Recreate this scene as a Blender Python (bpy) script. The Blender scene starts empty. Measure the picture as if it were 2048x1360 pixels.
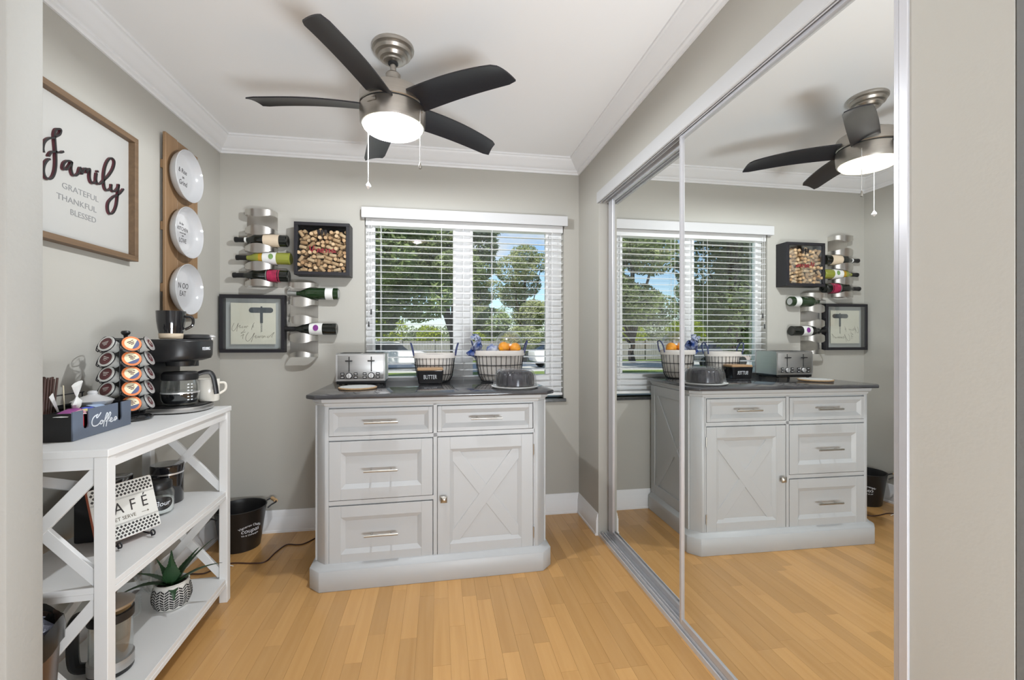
import bpy, bmesh, math, random
from mathutils import Matrix, Vector, Euler
random.seed(7)
C = bpy.context.scene
COL = C.collection
PI = math.pi
R = math.radians

# ------------------------------------------------------------------ camera, sky, sun, lamps, exposure
cd = bpy.data.cameras.new('camera'); cam = bpy.data.objects.new('camera', cd); COL.objects.link(cam)
cd.sensor_width = 36.0; cd.lens = 884.06 / 2048 * 36; cd.clip_start = 0.05; cd.clip_end = 400
cam.location = (0, 0, 1.205); cam.rotation_euler = (R(90), 0, -R(9.443))
C.camera = cam
C.view_settings.view_transform = 'Standard'; C.view_settings.look = 'None'
C.view_settings.gamma = 1.0; C.view_settings.use_curve_mapping = False
C.view_settings.exposure = 0.33
C.cycles.use_denoising = True
C.cycles.max_bounces = 10; C.cycles.diffuse_bounces = 5; C.cycles.glossy_bounces = 5
C.cycles.transparent_max_bounces = 24; C.cycles.transmission_bounces = 8
C.cycles.sample_clamp_indirect = 3.0
C.cycles.caustics_reflective = True; C.cycles.caustics_refractive = False

W = bpy.data.worlds.new('sky'); C.world = W; W.use_nodes = True
wn = W.node_tree.nodes; wl = W.node_tree.links; wn.clear()
sky = wn.new('ShaderNodeTexSky'); sky.sky_type = 'NISHITA'; sky.sun_disc = False
sky.sun_elevation = R(48); sky.sun_rotation = R(200); sky.air_density = 1.0; sky.dust_density = 0.6; sky.ozone_density = 2.0
tc = wn.new('ShaderNodeTexCoord'); mp = wn.new('ShaderNodeMapping'); mp.inputs['Scale'].default_value = (2.2, 2.2, 5.0)
nz = wn.new('ShaderNodeTexNoise'); nz.inputs['Scale'].default_value = 2.0; nz.inputs['Detail'].default_value = 6
cr = wn.new('ShaderNodeValToRGB'); cr.color_ramp.elements[0].position = 0.55; cr.color_ramp.elements[1].position = 0.72
sc_ = wn.new('ShaderNodeMixRGB'); sc_.blend_type = 'MULTIPLY'; sc_.inputs[0].default_value = 1.0; sc_.inputs[2].default_value = (0.17, 0.185, 0.20, 1)
mx = wn.new('ShaderNodeMixRGB'); mx.inputs[2].default_value = (1.0, 1.02, 1.05, 1)
bg = wn.new('ShaderNodeBackground'); bg.inputs['Strength'].default_value = 0.68
wo = wn.new('ShaderNodeOutputWorld')
wl.new(tc.outputs['Generated'], mp.inputs[0]); wl.new(mp.outputs[0], nz.inputs['Vector']); wl.new(nz.outputs['Fac'], cr.inputs[0])
wl.new(sky.outputs[0], sc_.inputs[1]); wl.new(sc_.outputs[0], mx.inputs[1]); wl.new(cr.outputs[0], mx.inputs[0])
wl.new(mx.outputs[0], bg.inputs['Color']); wl.new(bg.outputs[0], wo.inputs[0])

def light(name, kind, loc, rot, energy, color=(1, 1, 1), size=None):
    l = bpy.data.lights.new(name, kind); l.energy = energy; l.color = color
    if kind == 'AREA':
        l.shape = 'RECTANGLE'; l.size, l.size_y = size
    elif size is not None:
        if kind == 'SUN': l.angle = size
        else: l.shadow_soft_size = size
    o = bpy.data.objects.new(name, l); o.location = loc; o.rotation_euler = rot; COL.objects.link(o); return o
light('sun', 'SUN', (0, -10, 20), (R(44), 0, R(-25)), 4.6, (1, .96, .88), R(1.0))
# the adjoining room behind the camera: two added fill lights, out of view
light('hall_fill_front', 'AREA', (0.5, -3.6, 1.25), (R(97), 0, 0), 15, (.84, .93, 1.0), (3.4, 2.2))  # added area light, no real window: soft frontal fill
light('hall_fill_up', 'AREA', (.75, -.70, .42), Vector((-.42, .50, .84)).to_track_quat('-Z', 'Y').to_euler(), 58, (.88, .945, 1.0), (.9, .45))  # added area light, no real lamp: aimed up to brighten the ceiling
light('fan_bulb', 'POINT', (-.19, 1.935, 2.112), (0, 0, 0), 690, (.92, .963, 1.0), .028)

# ------------------------------------------------------------------ materials
def mat(name, col, rough=.5, metal=0.0, spec=.5, noise=None, bump=None, emit=None, trans=0.0, coat=0.0, alpha=None):
    m = bpy.data.materials.new(name); m.use_nodes = True
    n = m.node_tree.nodes; l = m.node_tree.links; b = n['Principled BSDF']
    b.inputs['Base Color'].default_value = (*col, 1); b.inputs['Roughness'].default_value = rough
    b.inputs['Metallic'].default_value = metal; b.inputs['Specular IOR Level'].default_value = spec
    b.inputs['Coat Weight'].default_value = coat; b.inputs['Coat Roughness'].default_value = .08
    if trans: b.inputs['Transmission Weight'].default_value = trans
    if emit: b.inputs['Emission Color'].default_value = (*emit[0], 1); b.inputs['Emission Strength'].default_value = emit[1]
    tcn = n.new('ShaderNodeTexCoord')
    if noise:      # (scale, amount, stretch xyz)
        mpn = n.new('ShaderNodeMapping'); mpn.inputs['Scale'].default_value = noise[2] if len(noise) > 2 else (1, 1, 1)
        t = n.new('ShaderNodeTexNoise'); t.inputs['Scale'].default_value = noise[0]; t.inputs['Detail'].default_value = 5
        h = n.new('ShaderNodeMixRGB'); h.blend_type = 'MIX'
        a = noise[1]
        h.inputs[1].default_value = (*[max(0, c * (1 - a)) for c in col], 1); h.inputs[2].default_value = (*[min(1, c * (1 + a)) for c in col], 1)
        l.new(tcn.outputs['Object'], mpn.inputs[0]); l.new(mpn.outputs[0], t.inputs['Vector']); l.new(t.outputs['Fac'], h.inputs[0]); l.new(h.outputs[0], b.inputs['Base Color'])
    if bump:       # (scale, strength, stretch)
        mpb = n.new('ShaderNodeMapping'); mpb.inputs['Scale'].default_value = bump[2] if len(bump) > 2 else (1, 1, 1)
        t2 = n.new('ShaderNodeTexNoise'); t2.inputs['Scale'].default_value = bump[0]; t2.inputs['Detail'].default_value = 3
        bp = n.new('ShaderNodeBump'); bp.inputs['Strength'].default_value = bump[1]; bp.inputs['Distance'].default_value = .002
        l.new(tcn.outputs['Object'], mpb.inputs[0]); l.new(mpb.outputs[0], t2.inputs['Vector']); l.new(t2.outputs['Fac'], bp.inputs['Height']); l.new(bp.outputs[0], b.inputs['Normal'])
    return m

def glass(name, tint=(1, 1, 1), base=.03, top=.6, rough=0.0):
    """thin clear sheet: see-through with a fresnel reflection"""
    m = bpy.data.materials.new(name); m.use_nodes = True; n = m.node_tree.nodes; l = m.node_tree.links; n.clear()
    o = n.new('ShaderNodeOutputMaterial'); mixn = n.new('ShaderNodeMixShader'); t = n.new('ShaderNodeBsdfTransparent'); g = n.new('ShaderNodeBsdfGlossy')
    lw = n.new('ShaderNodeLayerWeight'); lw.inputs['Blend'].default_value = .35
    mr = n.new('ShaderNodeMapRange'); mr.inputs['To Min'].default_value = base; mr.inputs['To Max'].default_value = top
    t.inputs[0].default_value = (*tint, 1); g.inputs['Roughness'].default_value = rough; g.inputs[0].default_value = (1, 1, 1, 1)
    l.new(lw.outputs['Facing'], mr.inputs[0]); l.new(mr.outputs[0], mixn.inputs[0]); l.new(t.outputs[0], mixn.inputs[1]); l.new(g.outputs[0], mixn.inputs[2]); l.new(mixn.outputs[0], o.inputs[0])
    return m

def leafmat(name, c1, c2, scale=1.2):
    m = bpy.data.materials.new(name); m.use_nodes = True; n = m.node_tree.nodes; l = m.node_tree.links; n.clear()
    o = n.new('ShaderNodeOutputMaterial'); mixn = n.new('ShaderNodeMixShader'); d = n.new('ShaderNodeBsdfDiffuse'); t = n.new('ShaderNodeBsdfTranslucent')
    tcn = n.new('ShaderNodeTexCoord'); nzn = n.new('ShaderNodeTexNoise'); nzn.inputs['Scale'].default_value = scale; nzn.inputs['Detail'].default_value = 4
    h = n.new('ShaderNodeMixRGB'); h.inputs[1].default_value = (*c1, 1); h.inputs[2].default_value = (*c2, 1)
    rp = n.new('ShaderNodeValToRGB'); rp.color_ramp.elements[0].position = .35; rp.color_ramp.elements[1].position = .65
    l.new(tcn.outputs['Object'], nzn.inputs['Vector']); l.new(nzn.outputs['Fac'], rp.inputs[0]); l.new(rp.outputs[0], h.inputs[0])
    l.new(h.outputs[0], d.inputs[0]); l.new(h.outputs[0], t.inputs[0]); mixn.inputs[0].default_value = .4
    l.new(d.outputs[0], mixn.inputs[1]); l.new(t.outputs[0], mixn.inputs[2]); l.new(mixn.outputs[0], o.inputs[0]); return m

def woodmat(name, a, b_, rough, along='y', perobj=.0, scale=1.0):
    """grain running along one axis, each object its own tint"""
    m = bpy.data.materials.new(name); m.use_nodes = True; n = m.node_tree.nodes; l = m.node_tree.links; p = n['Principled BSDF']
    p.inputs['Roughness'].default_value = rough
    g = n.new('ShaderNodeNewGeometry'); mpn = n.new('ShaderNodeMapping'); oi = n.new('ShaderNodeObjectInfo')
    s = {'x': (2, 40, 40), 'y': (40, 2, 40), 'z': (40, 40, 2)}[along]
    mpn.inputs['Scale'].default_value = tuple(q * scale for q in s)
    cx = n.new('ShaderNodeCombineXYZ'); ml = n.new('ShaderNodeMath'); ml.operation = 'MULTIPLY'; ml.inputs[1].default_value = 37.0
    ad = n.new('ShaderNodeVectorMath'); ad.operation = 'ADD'
    t = n.new('ShaderNodeTexNoise'); t.inputs['Scale'].default_value = 1.0; t.inputs['Detail'].default_value = 6; t.inputs['Distortion'].default_value = .4
    h = n.new('ShaderNodeMixRGB'); h.inputs[1].default_value = (*a, 1); h.inputs[2].default_value = (*b_, 1)
    l.new(oi.outputs['Random'], ml.inputs[0])
    for k in range(3): l.new(ml.outputs[0], cx.inputs[k])
    l.new(g.outputs['Position'], ad.inputs[0]); l.new(cx.outputs[0], ad.inputs[1]); l.new(ad.outputs[0], mpn.inputs[0]); l.new(mpn.outputs[0], t.inputs['Vector'])
    l.new(t.outputs['Fac'], h.inputs[0])
    hs = n.new('ShaderNodeHueSaturation'); mr = n.new('ShaderNodeMapRange'); mr.inputs['To Min'].default_value = 1 - perobj; mr.inputs['To Max'].default_value = 1 + perobj
    l.new(oi.outputs['Random'], mr.inputs[0]); l.new(mr.outputs[0], hs.inputs['Value']); l.new(h.outputs[0], hs.inputs['Color']); l.new(hs.outputs[0], p.inputs['Base Color'])
    return m

M = {}
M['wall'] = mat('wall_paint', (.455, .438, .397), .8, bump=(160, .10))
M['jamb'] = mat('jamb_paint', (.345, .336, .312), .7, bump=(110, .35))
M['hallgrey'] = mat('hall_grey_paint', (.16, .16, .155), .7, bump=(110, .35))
M['ceil'] = mat('ceiling_paint', (.88, .88, .885), .9)
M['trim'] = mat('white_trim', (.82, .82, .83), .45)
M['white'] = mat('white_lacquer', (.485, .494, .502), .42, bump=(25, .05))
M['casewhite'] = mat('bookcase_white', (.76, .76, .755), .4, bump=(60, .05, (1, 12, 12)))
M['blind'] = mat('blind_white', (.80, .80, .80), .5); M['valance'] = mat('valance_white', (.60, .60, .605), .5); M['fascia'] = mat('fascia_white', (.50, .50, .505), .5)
M['vinyl'] = mat('window_vinyl', (.90, .90, .90), .35)
M['granite'] = mat('dark_granite', (.035, .035, .035), .25, noise=(60, .8))
M['mirror'] = mat('mirror_glass', (.90, .915, .90), 0.0, 1.0)
M['alu'] = mat('door_aluminium', (.58, .58, .61), .34, .4)
M['track'] = mat('track_metal', (.66, .66, .68), .4, .3)
M['dark'] = mat('dark_gap', (.03, .03, .03), .8)
M['glass'] = glass('window_glass', (.97, .985, .975), .022, .5)
M['clear'] = glass('clear_glass', (.95, .965, .965), .018, .42, .02)
M['plastic'] = glass('clear_plastic', (.94, .95, .975), .035, .45, .02)
M['bag'] = glass('clear_bag', (.95, .95, .96), .06, .40, .15)
M['nickel'] = mat('brushed_nickel', (.46, .43, .39), .33, 1.0, noise=(8, .10, (1, 1, 30)))
M['blade'] = mat('fan_blade_black', (.016, .016, .020), .36, noise=(300, .5))
M['bladetrim'] = mat('fan_seam', (.02, .02, .02), .6)
M['lamp'] = mat('lamp_glass', (1, .96, .85), .3, emit=((1.0, .93, .76), 1.6))
M['chain'] = mat('pull_chain', (.85, .85, .85), .25, .6)
M['crystal'] = mat('crystal', (.9, .9, .92), .05, .3)
M['steel'] = mat('stainless_steel', (.55, .545, .54), .40, 1.0, noise=(6, .08, (1, 1, 40)))
M['rack'] = mat('rack_steel', (.70, .68, .65), .30, 1.0, noise=(6, .06, (40, 1, 1)))
M['handle'] = mat('handle_nickel', (.50, .48, .44), .3, 1.0)
M['counter'] = mat('counter_slate', (.055, .055, .06), .09, noise=(14, .35), spec=.6)
M['black'] = mat('black_plastic', (.012, .012, .013), .38)
M['gloss'] = mat('black_gloss', (.010, .010, .012), .08, coat=.6)
M['coalgrey'] = mat('charcoal_metal', (.06, .06, .062), .35, .5)
M['blackframe'] = mat('black_frame', (.014, .013, .017), .45)
M['blackmetal'] = mat('black_wire', (.02, .02, .024), .4, .3)
M['floor'] = woodmat('beech_laminate', (.52, .275, .090), (.66, .385, .150), .22, 'y', .13, 1.0)
M['oak'] = woodmat('sign_frame_wood', (.10, .06, .033), (.21, .13, .07), .55, 'y', .05, 1.5)
M['pallet'] = woodmat('pallet_wood', (.22, .125, .06), (.36, .225, .12), .6, 'z', .12, 1.2)
M['lidwood'] = woodmat('butter_lid_wood', (.38, .22, .11), (.52, .33, .18), .5, 'x', .05, 2)
M['pailwood'] = mat('handle_wood', (.62, .40, .20), .5, noise=(30, .25, (1, 8, 1)))
M['cork'] = mat('cork', (.47, .31, .17), .8, noise=(130, .35)); M['corkd'] = mat('cork_dark', (.35, .21, .105), .8, noise=(130, .4)); M['corkl'] = mat('cork_light', (.56, .40, .24), .8, noise=(130, .25))
M['paper'] = mat('sign_paper', (.46, .452, .43), .35, coat=.25)
M['card'] = mat('cream_card', (.70, .67, .57), .8, noise=(9, .12)); M['mat'] = mat('grey_mat', (.47, .48, .47), .8)
M['ink'] = mat('grey_ink', (.24, .24, .24), .7); M['inkd'] = mat('dark_ink', (.035, .03, .03), .6); M['inkb'] = mat('brown_ink', (.10, .08, .05), .7)
M['slate'] = mat('print_slate', (.075, .085, .095), .6)
M['letter'] = mat('raised_letter', (.012, .009, .010), .45); M['letterside'] = mat('letter_side', (.10, .02, .03), .5)
M['porcelain'] = mat('white_porcelain', (.54, .54, .55), .12, coat=.4)
M['glaze'] = glass('picture_glass', (.97, .98, .98), .010, .5)
M['wrapper'] = leafmat('wrapper_film', (.06, .13, .45), (.80, .83, .90), 16)
M['cream'] = mat('cream_ceramic', (.76, .73, .66), .2, coat=.3)
M['orange'] = mat('orange_peel', (.90, .36, .02), .45, bump=(150, .2))
M['cloth'] = mat('linen_liner', (.62, .58, .54), .9, noise=(8, .12)); M['bread'] = mat('bread', (.62, .42, .25), .8, noise=(12, .2))
M['bluebag'] = mat('blue_white_wrapper', (.50, .58, .75), .3, noise=(9, .9)); M['navy'] = mat('navy_grip', (.03, .04, .12), .5)
M['choc'] = mat('chocolate_cake', (.010, .010, .016), .25, bump=(40, .4))
M['maroon'] = mat('lid_maroon', (.10, .025, .028), .4, noise=(90, .5)); M['orlid'] = mat('lid_orange', (.75, .21, .06), .4); M['crlid'] = mat('lid_cream', (.80, .72, .50), .45)
M['bllid'] = mat('lid_blue', (.08, .10, .22), .4); M['foil'] = mat('lid_foil', (.70, .66, .64), .25, .5); M['pod'] = mat('pod_cup', (.60, .60, .575), .35); M['podink'] = mat('lid_print', (.12, .05, .04), .5)
M['orgblue'] = mat('organizer_slate_blue', (.115, .14, .19), .4, noise=(9, .10)); M['whiteink'] = mat('white_ink', (.80, .82, .86), .5)
M['stick'] = mat('brown_stirrer', (.055, .022, .015), .5); M['paperwhite'] = mat('paper_white', (.78, .78, .76), .5); M['purple'] = mat('purple_packet', (.28, .03, .25), .35); M['pink'] = mat('pink_packet', (.80, .42, .48), .4); M['yellow'] = mat('yellow_packet', (.75, .70, .30), .4); M['blue'] = mat('blue_packet', (.06, .10, .55), .4); M['lblue'] = mat('pale_blue_packet', (.42, .55, .75), .4); M['redink'] = mat('red_script', (.25, .015, .025), .5); M['red'] = mat('red_packet', (.55, .02, .03), .35)
M['bamboo'] = mat('bamboo_stick', (.72, .64, .46), .6)
M['bottled'] = mat('bottle_dark', (.008, .010, .008), .07, coat=.5); M['bottleg'] = mat('bottle_green', (.014, .035, .012), .07, coat=.5); M['bottley'] = mat('bottle_straw', (.26, .28, .045), .08, coat=.5); M['amber'] = mat('bottle_amber', (.45, .25, .02), .1, coat=.5)
M['lab_beige'] = mat('label_beige', (.66, .54, .40), .6, noise=(20, .12)); M['lab_white'] = mat('label_white', (.76, .76, .74), .55); M['lab_pink'] = mat('label_pink', (.36, .02, .07), .4, noise=(40, .8)); M['lab_purple'] = mat('label_purple', (.20, .03, .22), .5, noise=(70, .6)); M['lab_green'] = mat('label_green', (.18, .30, .10), .5, noise=(60, .5)); M['foilcap'] = mat('silver_cap', (.55, .56, .54), .35, .8)
M['leaf'] = mat('succulent_leaf', (.018, .060, .020), .45, noise=(18, .4)); M['potw'] = mat('pot_white', (.68, .66, .62), .6); M['potb'] = mat('pot_black', (.015, .013, .015), .7); M['soil'] = mat('soil', (.03, .022, .016), .9)
M['terra'] = mat('sign_edge_terracotta', (.45, .12, .06), .6); M['tilew'] = mat('sign_face', (.70, .69, .65), .4)
M['bin'] = mat('bin_metal', (.16, .12, .10), .28, .8); M['silverbag'] = mat('silver_glitter', (.30, .31, .38), .3, .6, bump=(120, 1.0)); M['blackbag'] = mat('black_bag', (.012, .012, .012), .25)
M['brownlid'] = mat('brown_knob', (.08, .055, .03), .5)
M['grass'] = mat('lawn_grass', (.16, .22, .05), .9, noise=(3, .5)); M['concrete'] = mat('driveway_concrete', (.52, .51, .49), .8, noise=(2, .12)); M['fence'] = mat('fence_grey', (.22, .215, .21), .8, noise=(4, .25))
M['bark'] = mat('bark', (.055, .045, .038), .9, noise=(6, .4))
M['leafa'] = leafmat('oak_leaves', (.13, .165, .09), (.34, .41, .18)); M['leafb'] = leafmat('pale_tree_leaves', (.22, .26, .12), (.44, .46, .24)); M['leafc'] = leafmat('shrub_leaves', (.16, .23, .02), (.46, .52, .06), 2.0)
M['carwhite'] = mat('car_white', (.75, .75, .76), .2, coat=.6); M['cargrey'] = mat('car_rose_grey', (.42, .34, .33), .2, coat=.6); M['carglass'] = mat('car_glass', (.02, .025, .03), .08); M['tyre'] = mat('tyre', (.015, .015, .015), .8)

# ------------------------------------------------------------------ mesh helpers
class MB:
    def __init__(s): s.v = []; s.f = []
    def add(s, v, f, m=None):
        k = len(s.v); s.v += [tuple(m @ Vector(p)) if m else tuple(p) for p in v]; s.f += [tuple(i + k for i in q) for q in f]; return s
    def box(s, x0, x1, y0, y1, z0, z1, m=None):
        return s.add([(x0, y0, z0), (x1, y0, z0), (x1, y1, z0), (x0, y1, z0), (x0, y0, z1), (x1, y0, z1), (x1, y1, z1), (x0, y1, z1)],
                     [(3, 2, 1, 0), (4, 5, 6, 7), (0, 1, 5, 4), (1, 2, 6, 5), (2, 3, 7, 6), (3, 0, 4, 7)], m)
    def lathe(s, prof, n=32, m=None, sx=1, sy=1):
        v = []; f = []
        for r, z in prof:
            for k in range(n):
                a = 2 * PI * k / n; v.append((r * math.cos(a) * sx, r * math.sin(a) * sy, z))
        for i in range(len(prof) - 1):
            for k in range(n):
                a, b = i * n + k, i * n + (k + 1) % n; f.append((a, b, b + n, a + n))
        if prof[0][0] > 1e-5: f.append(tuple(reversed(range(n))))
        if prof[-1][0] > 1e-5: f.append(tuple(range((len(prof) - 1) * n, len(prof) * n)))
        return s.add(v, f, m)
    def cyl(s, p, q, r, r2=None, n=16):
        p, q = Vector(p), Vector(q); d = q - p
        m = Matrix.Translation(p) @ d.to_track_quat('Z', 'Y').to_matrix().to_4x4()
        return s.lathe([(r, 0), (r if r2 is None else r2, d.length)], n, m)
    def tube(s, pts, r, n=8, closed=False, taper=None, flat=1.0):
        P = [Vector(p) for p in pts]; v = []; f = []; L = len(P); up = None
        for i, p in enumerate(P):
            a = P[i - 1] if (i or closed) else P[i]; b = P[(i + 1) % L] if (i < L - 1 or closed) else P[i]
            t = (b - a).normalized()
            if up is None: up = t.orthogonal().normalized()
            up = (up - t * up.dot(t)); up = up.normalized() if up.length > 1e-6 else t.orthogonal().normalized()
            w = t.cross(up); rr = r * (taper[i] if taper else 1)
            for k in range(n):
                an = 2 * PI * k / n; v.append(p + up * (rr * math.cos(an)) + w * (rr * math.sin(an) * flat))
        for i in range(L if closed else L - 1):
            for k in range(n):
                a, b = i * n + k, i * n + (k + 1) % n; c, d = ((i + 1) % L) * n + (k + 1) % n, ((i + 1) % L) * n + k
                f.append((a, b, c, d))
        if not closed: f.append(tuple(reversed(range(n)))); f.append(tuple(range((L - 1) * n, L * n)))
        return s.add(v, f)
    def prism(s, poly, z0, z1, m=None):
        n = len(poly); v = [(x, y, z0) for x, y in poly] + [(x, y, z1) for x, y in poly]
        f = [tuple(reversed(range(n))), tuple(range(n, 2 * n))] + [(i, (i + 1) % n, n + (i + 1) % n, n + i) for i in range(n)]
        return s.add(v, f, m)
    def loft(s, rings, closed_ends=True, m=None):
        n = len(rings[0]); v = [p for r in rings for p in r]; f = []
        for i in range(len(rings) - 1):
            for k in range(n): f.append((i * n + k, i * n + (k + 1) % n, (i + 1) * n + (k + 1) % n, (i + 1) * n + k))
        if closed_ends: f.append(tuple(reversed(range(n)))); f.append(tuple(range((len(rings) - 1) * n, len(rings) * n)))
        return s.add(v, f, m)
    def mesh(s, name, mt, bevel=0, seg=1, angle=35):
        me = bpy.data.meshes.new(name); me.from_pydata([tuple(p) for p in s.v], [], s.f)
        bm = bmesh.new(); bm.from_mesh(me); bmesh.ops.recalc_face_normals(bm, faces=bm.faces)
        if bevel:
            ed = [e for e in bm.edges if len(e.link_faces) == 2 and e.calc_face_angle(0) > R(30)]
            bmesh.ops.bevel(bm, geom=ed, offset=bevel, segments=seg, profile=.5, affect='EDGES', clamp_overlap=True)
        bm.to_mesh(me); bm.free()
        me.polygons.foreach_set('use_smooth', [True] * len(me.polygons)); me.set_sharp_from_angle(angle=R(angle))
        me.materials.append(M[mt] if isinstance(mt, str) else mt); return me
    def build(s, name, mt, parent=None, bevel=0, seg=1, angle=35):
        o = bpy.data.objects.new(name, s.mesh(name, mt, bevel, seg, angle)); COL.objects.link(o)
        if parent: o.parent = parent
        return o

def E(name, loc=(0, 0, 0), rz=0, label=None, cat=None, group=None, rot=None):
    o = bpy.data.objects.new(name, None); o.empty_display_size = .05; COL.objects.link(o); o.location = loc; o.rotation_euler = rot or (0, 0, rz); return T(o, label, cat, group)
def T(o, label=None, cat=None, group=None, kind=None):
    if label: o['label'] = label
    if cat: o['category'] = cat
    if group: o['group'] = group
    if kind: o['kind'] = kind
    return o
def S(o): o['kind'] = 'structure'; return o
def box(name, mt, x0, x1, y0, y1, z0, z1, parent=None, bevel=0, seg=1): return MB().box(x0, x1, y0, y1, z0, z1).build(name, mt, parent, bevel, seg)
def inst(src, parent, loc=(0, 0, 0), rot=(0, 0, 0), name=None):
    c = src.copy(); COL.objects.link(c); c.parent = parent; c.location = loc; c.rotation_euler = rot; return c
def copy_tree(o, parent=None):
    c = o.copy(); COL.objects.link(c); c.parent = parent
    for ch in [x for x in bpy.data.objects if x.parent == o]: copy_tree(ch, c)
    return c
def smooth(pts, n=6, closed=False):
    """Catmull-Rom through points of any dimension"""
    out = []; L = len(pts)
    for i in range(L if closed else L - 1):
        p = [pts[(i + k) % L] if closed else pts[min(max(i + k, 0), L - 1)] for k in (-1, 0, 1, 2)]
        for j in range(n):
            t = j / n; out.append(tuple(.5 * (2 * b + (c - a) * t + (2 * a - 5 * b + 4 * c - d) * t * t + (-a + 3 * b - 3 * c + d) * t ** 3) for a, b, c, d in zip(*p)))
    if not closed: out.append(tuple(pts[-1]))
    return out
def text(body, size, mt, parent, m, extrude=.0006, name='lettering', align='CENTER', wrap=None, shear=0, arc=None, xs=1.0):
    cu = bpy.data.curves.new('t', 'FONT'); cu.body = body; cu.size = size; cu.extrude = extrude; cu.align_x = align; cu.align_y = 'CENTER'; cu.shear = shear; cu.resolution_u = 3
    ob = bpy.data.objects.new('t', cu); COL.objects.link(ob)
    dg = bpy.context.evaluated_depsgraph_get(); me = bpy.data.meshes.new_from_object(ob.evaluated_get(dg))
    bpy.data.objects.remove(ob); bpy.data.curves.remove(cu)
    for v in me.vertices:
        v.co.x *= xs
        if arc: a = v.co.x / arc; rr = arc + v.co.y; v.co.x = rr * math.sin(a); v.co.y = rr * math.cos(a) - arc
        if wrap: a = v.co.x / wrap; rr = wrap + v.co.z; y = v.co.y; v.co = Vector((rr * math.sin(a), y, rr * math.cos(a) - wrap))
    me.transform(m); me.materials.clear(); me.materials.append(M[mt])
    o = bpy.data.objects.new(name, me); COL.objects.link(o); o.parent = parent; return o
def frame_m(origin, xdir, ydir):
    x = Vector(xdir).normalized(); y = Vector(ydir); y = (y - x * y.dot(x)).normalized(); z = x.cross(y)
    return Matrix.Translation(Vector(origin)) @ Matrix((x, y, z)).transposed().to_4x4()
RX90 = Matrix.Rotation(R(90), 4, 'X')

# ------------------------------------------------------------------ the room
XL, XR, YB, H = -1.328, .971, 2.981, 2.45
fl = S(box('floor', 'floor', -1.7, 2.7, -4.0, 3.1, -.10, -.004))
pm = MB().box(0, 1, 0, 1, 0, 1)
y_start = 1.16; w = .0655; rnd = random.Random(3); npl = 0
# three-strip laminate: boards of three strips
ncol = int((1.055 - XL) / w) + 1
for c in range(ncol):
    x0 = XL - .002 + c * w; x1 = min(x0 + w - .0006, 1.055)
    y = y_start
    first = True
    while y < YB:
        Ln = rnd.uniform(.30, .62) if not first else rnd.uniform(.12, .55); first = False
        y1 = min(y + Ln, YB)
        if YB - y1 < .12: y1 = YB
        p = MB().box(x0, x1, y, y1 - .0006, -.004, 0).build('plank', 'floor', fl); npl += 1
        y = y1
box('hall_boards', 'floor', -1.7, 2.7, -4, y_start - .001, -.004, 0, fl)
S(box('ceiling', 'ceil', -1.7, 2.7, -4.0, 3.2, H, H + .1))
# back wall with the window opening
WX0, WX1, WZ0, WZ1 = -.472, .862, .80, 2.0
wb = MB()
wb.box(-1.5, WX0, YB, 3.14, -.1, H); wb.box(WX1, 1.4, YB, 3.14, -.1, H); wb.box(WX0, WX1, YB, 3.14, -.1, WZ0); wb.box(WX0, WX1, YB, 3.14, WZ1, H)
S(wb.build('wall_back', 'wall'))
S(box('wall_left', 'wall', -1.5, XL, .9, 3.14, -.1, H))
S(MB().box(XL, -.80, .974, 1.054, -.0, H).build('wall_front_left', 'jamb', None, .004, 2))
wr = MB(); wr.box(XR, 1.16, 2.594, YB, 0, H); wr.box(XR, 1.16, .775, 2.594, 2.112, H); wr.box(XR, 1.4, .604, .775, 0, H)
S(wr.build('wall_right', 'wall'))
S(box('wall_closet_back', 'wall', 1.16, 1.2, .6, 3.1, 0, H))
S(box('wall_front_right', 'hallgrey', .972, 2.7, .586, .602, 0, H))
hw = MB(); hw.box(-1.7, -1.66, -4, .974, 0, H); hw.box(2.66, 2.7, -4, .6, 0, H); hw.box(-1.7, 2.7, -4.04, -4.0, 0, H); hw.box(-1.7, XL, .9, .974, 0, H)
S(hw.build('wall_hall', 'ceil'))

# crown mouldings (mitred at the inner corners)
CP = [(0, 0), (.088, 0), (.088, -.010), (.080, -.013), (.076, -.022), (.064, -.032), (.050, -.044), (.038, -.058), (.026, -.066), (.020, -.068), (.020, -.078), (.012, -.084), (.009, -.094), (0, -.094)]
def run(profile, a, b, nrm, mit_a, mit_b, z, name, mt):
    a, b, nrm = Vector(a), Vector(b), Vector(nrm); t = (b - a).normalized()
    rings = []
    for p, sgn, mit in ((a, 1, mit_a), (b, -1, mit_b)):
        rings.append([tuple(p + nrm * d + t * (sgn * d * mit) + Vector((0, 0, z + h))) for d, h in profile])
    return S(MB().loft(rings).build(name, mt))
run(CP, (XL, YB, 0), (XR, YB, 0), (0, -1, 0), 1, 1, H, 'trim_1', 'trim')
run(CP, (XL, 1.054, 0), (XL, YB, 0), (1, 0, 0), 0, 1, H, 'trim_2', 'trim')
run(CP, (XR, .604, 0), (XR, YB, 0), (-1, 0, 0), 0, 1, H, 'trim_3', 'trim')
BP = [(0, 0), (.018, 0), (.018, .012), (.014, .016), (.014, .095), (.011, .100), (.011, .110), (.008, .116), (.007, .127), (.003, .136), (0, .137)]
run(BP, (XL, YB, 0), (XR, YB, 0), (0, -1, 0), 1, 1, 0, 'baseboard_back', 'trim')
run(BP, (XL, 1.054, 0), (XL, YB, 0), (1, 0, 0), 0, 1, 0, 'baseboard_left', 'trim')
run(BP, (XR, 2.60, 0), (XR, YB, 0), (-1, 0, 0), 0, 1, 0, 'baseboard_right', 'trim')

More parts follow.
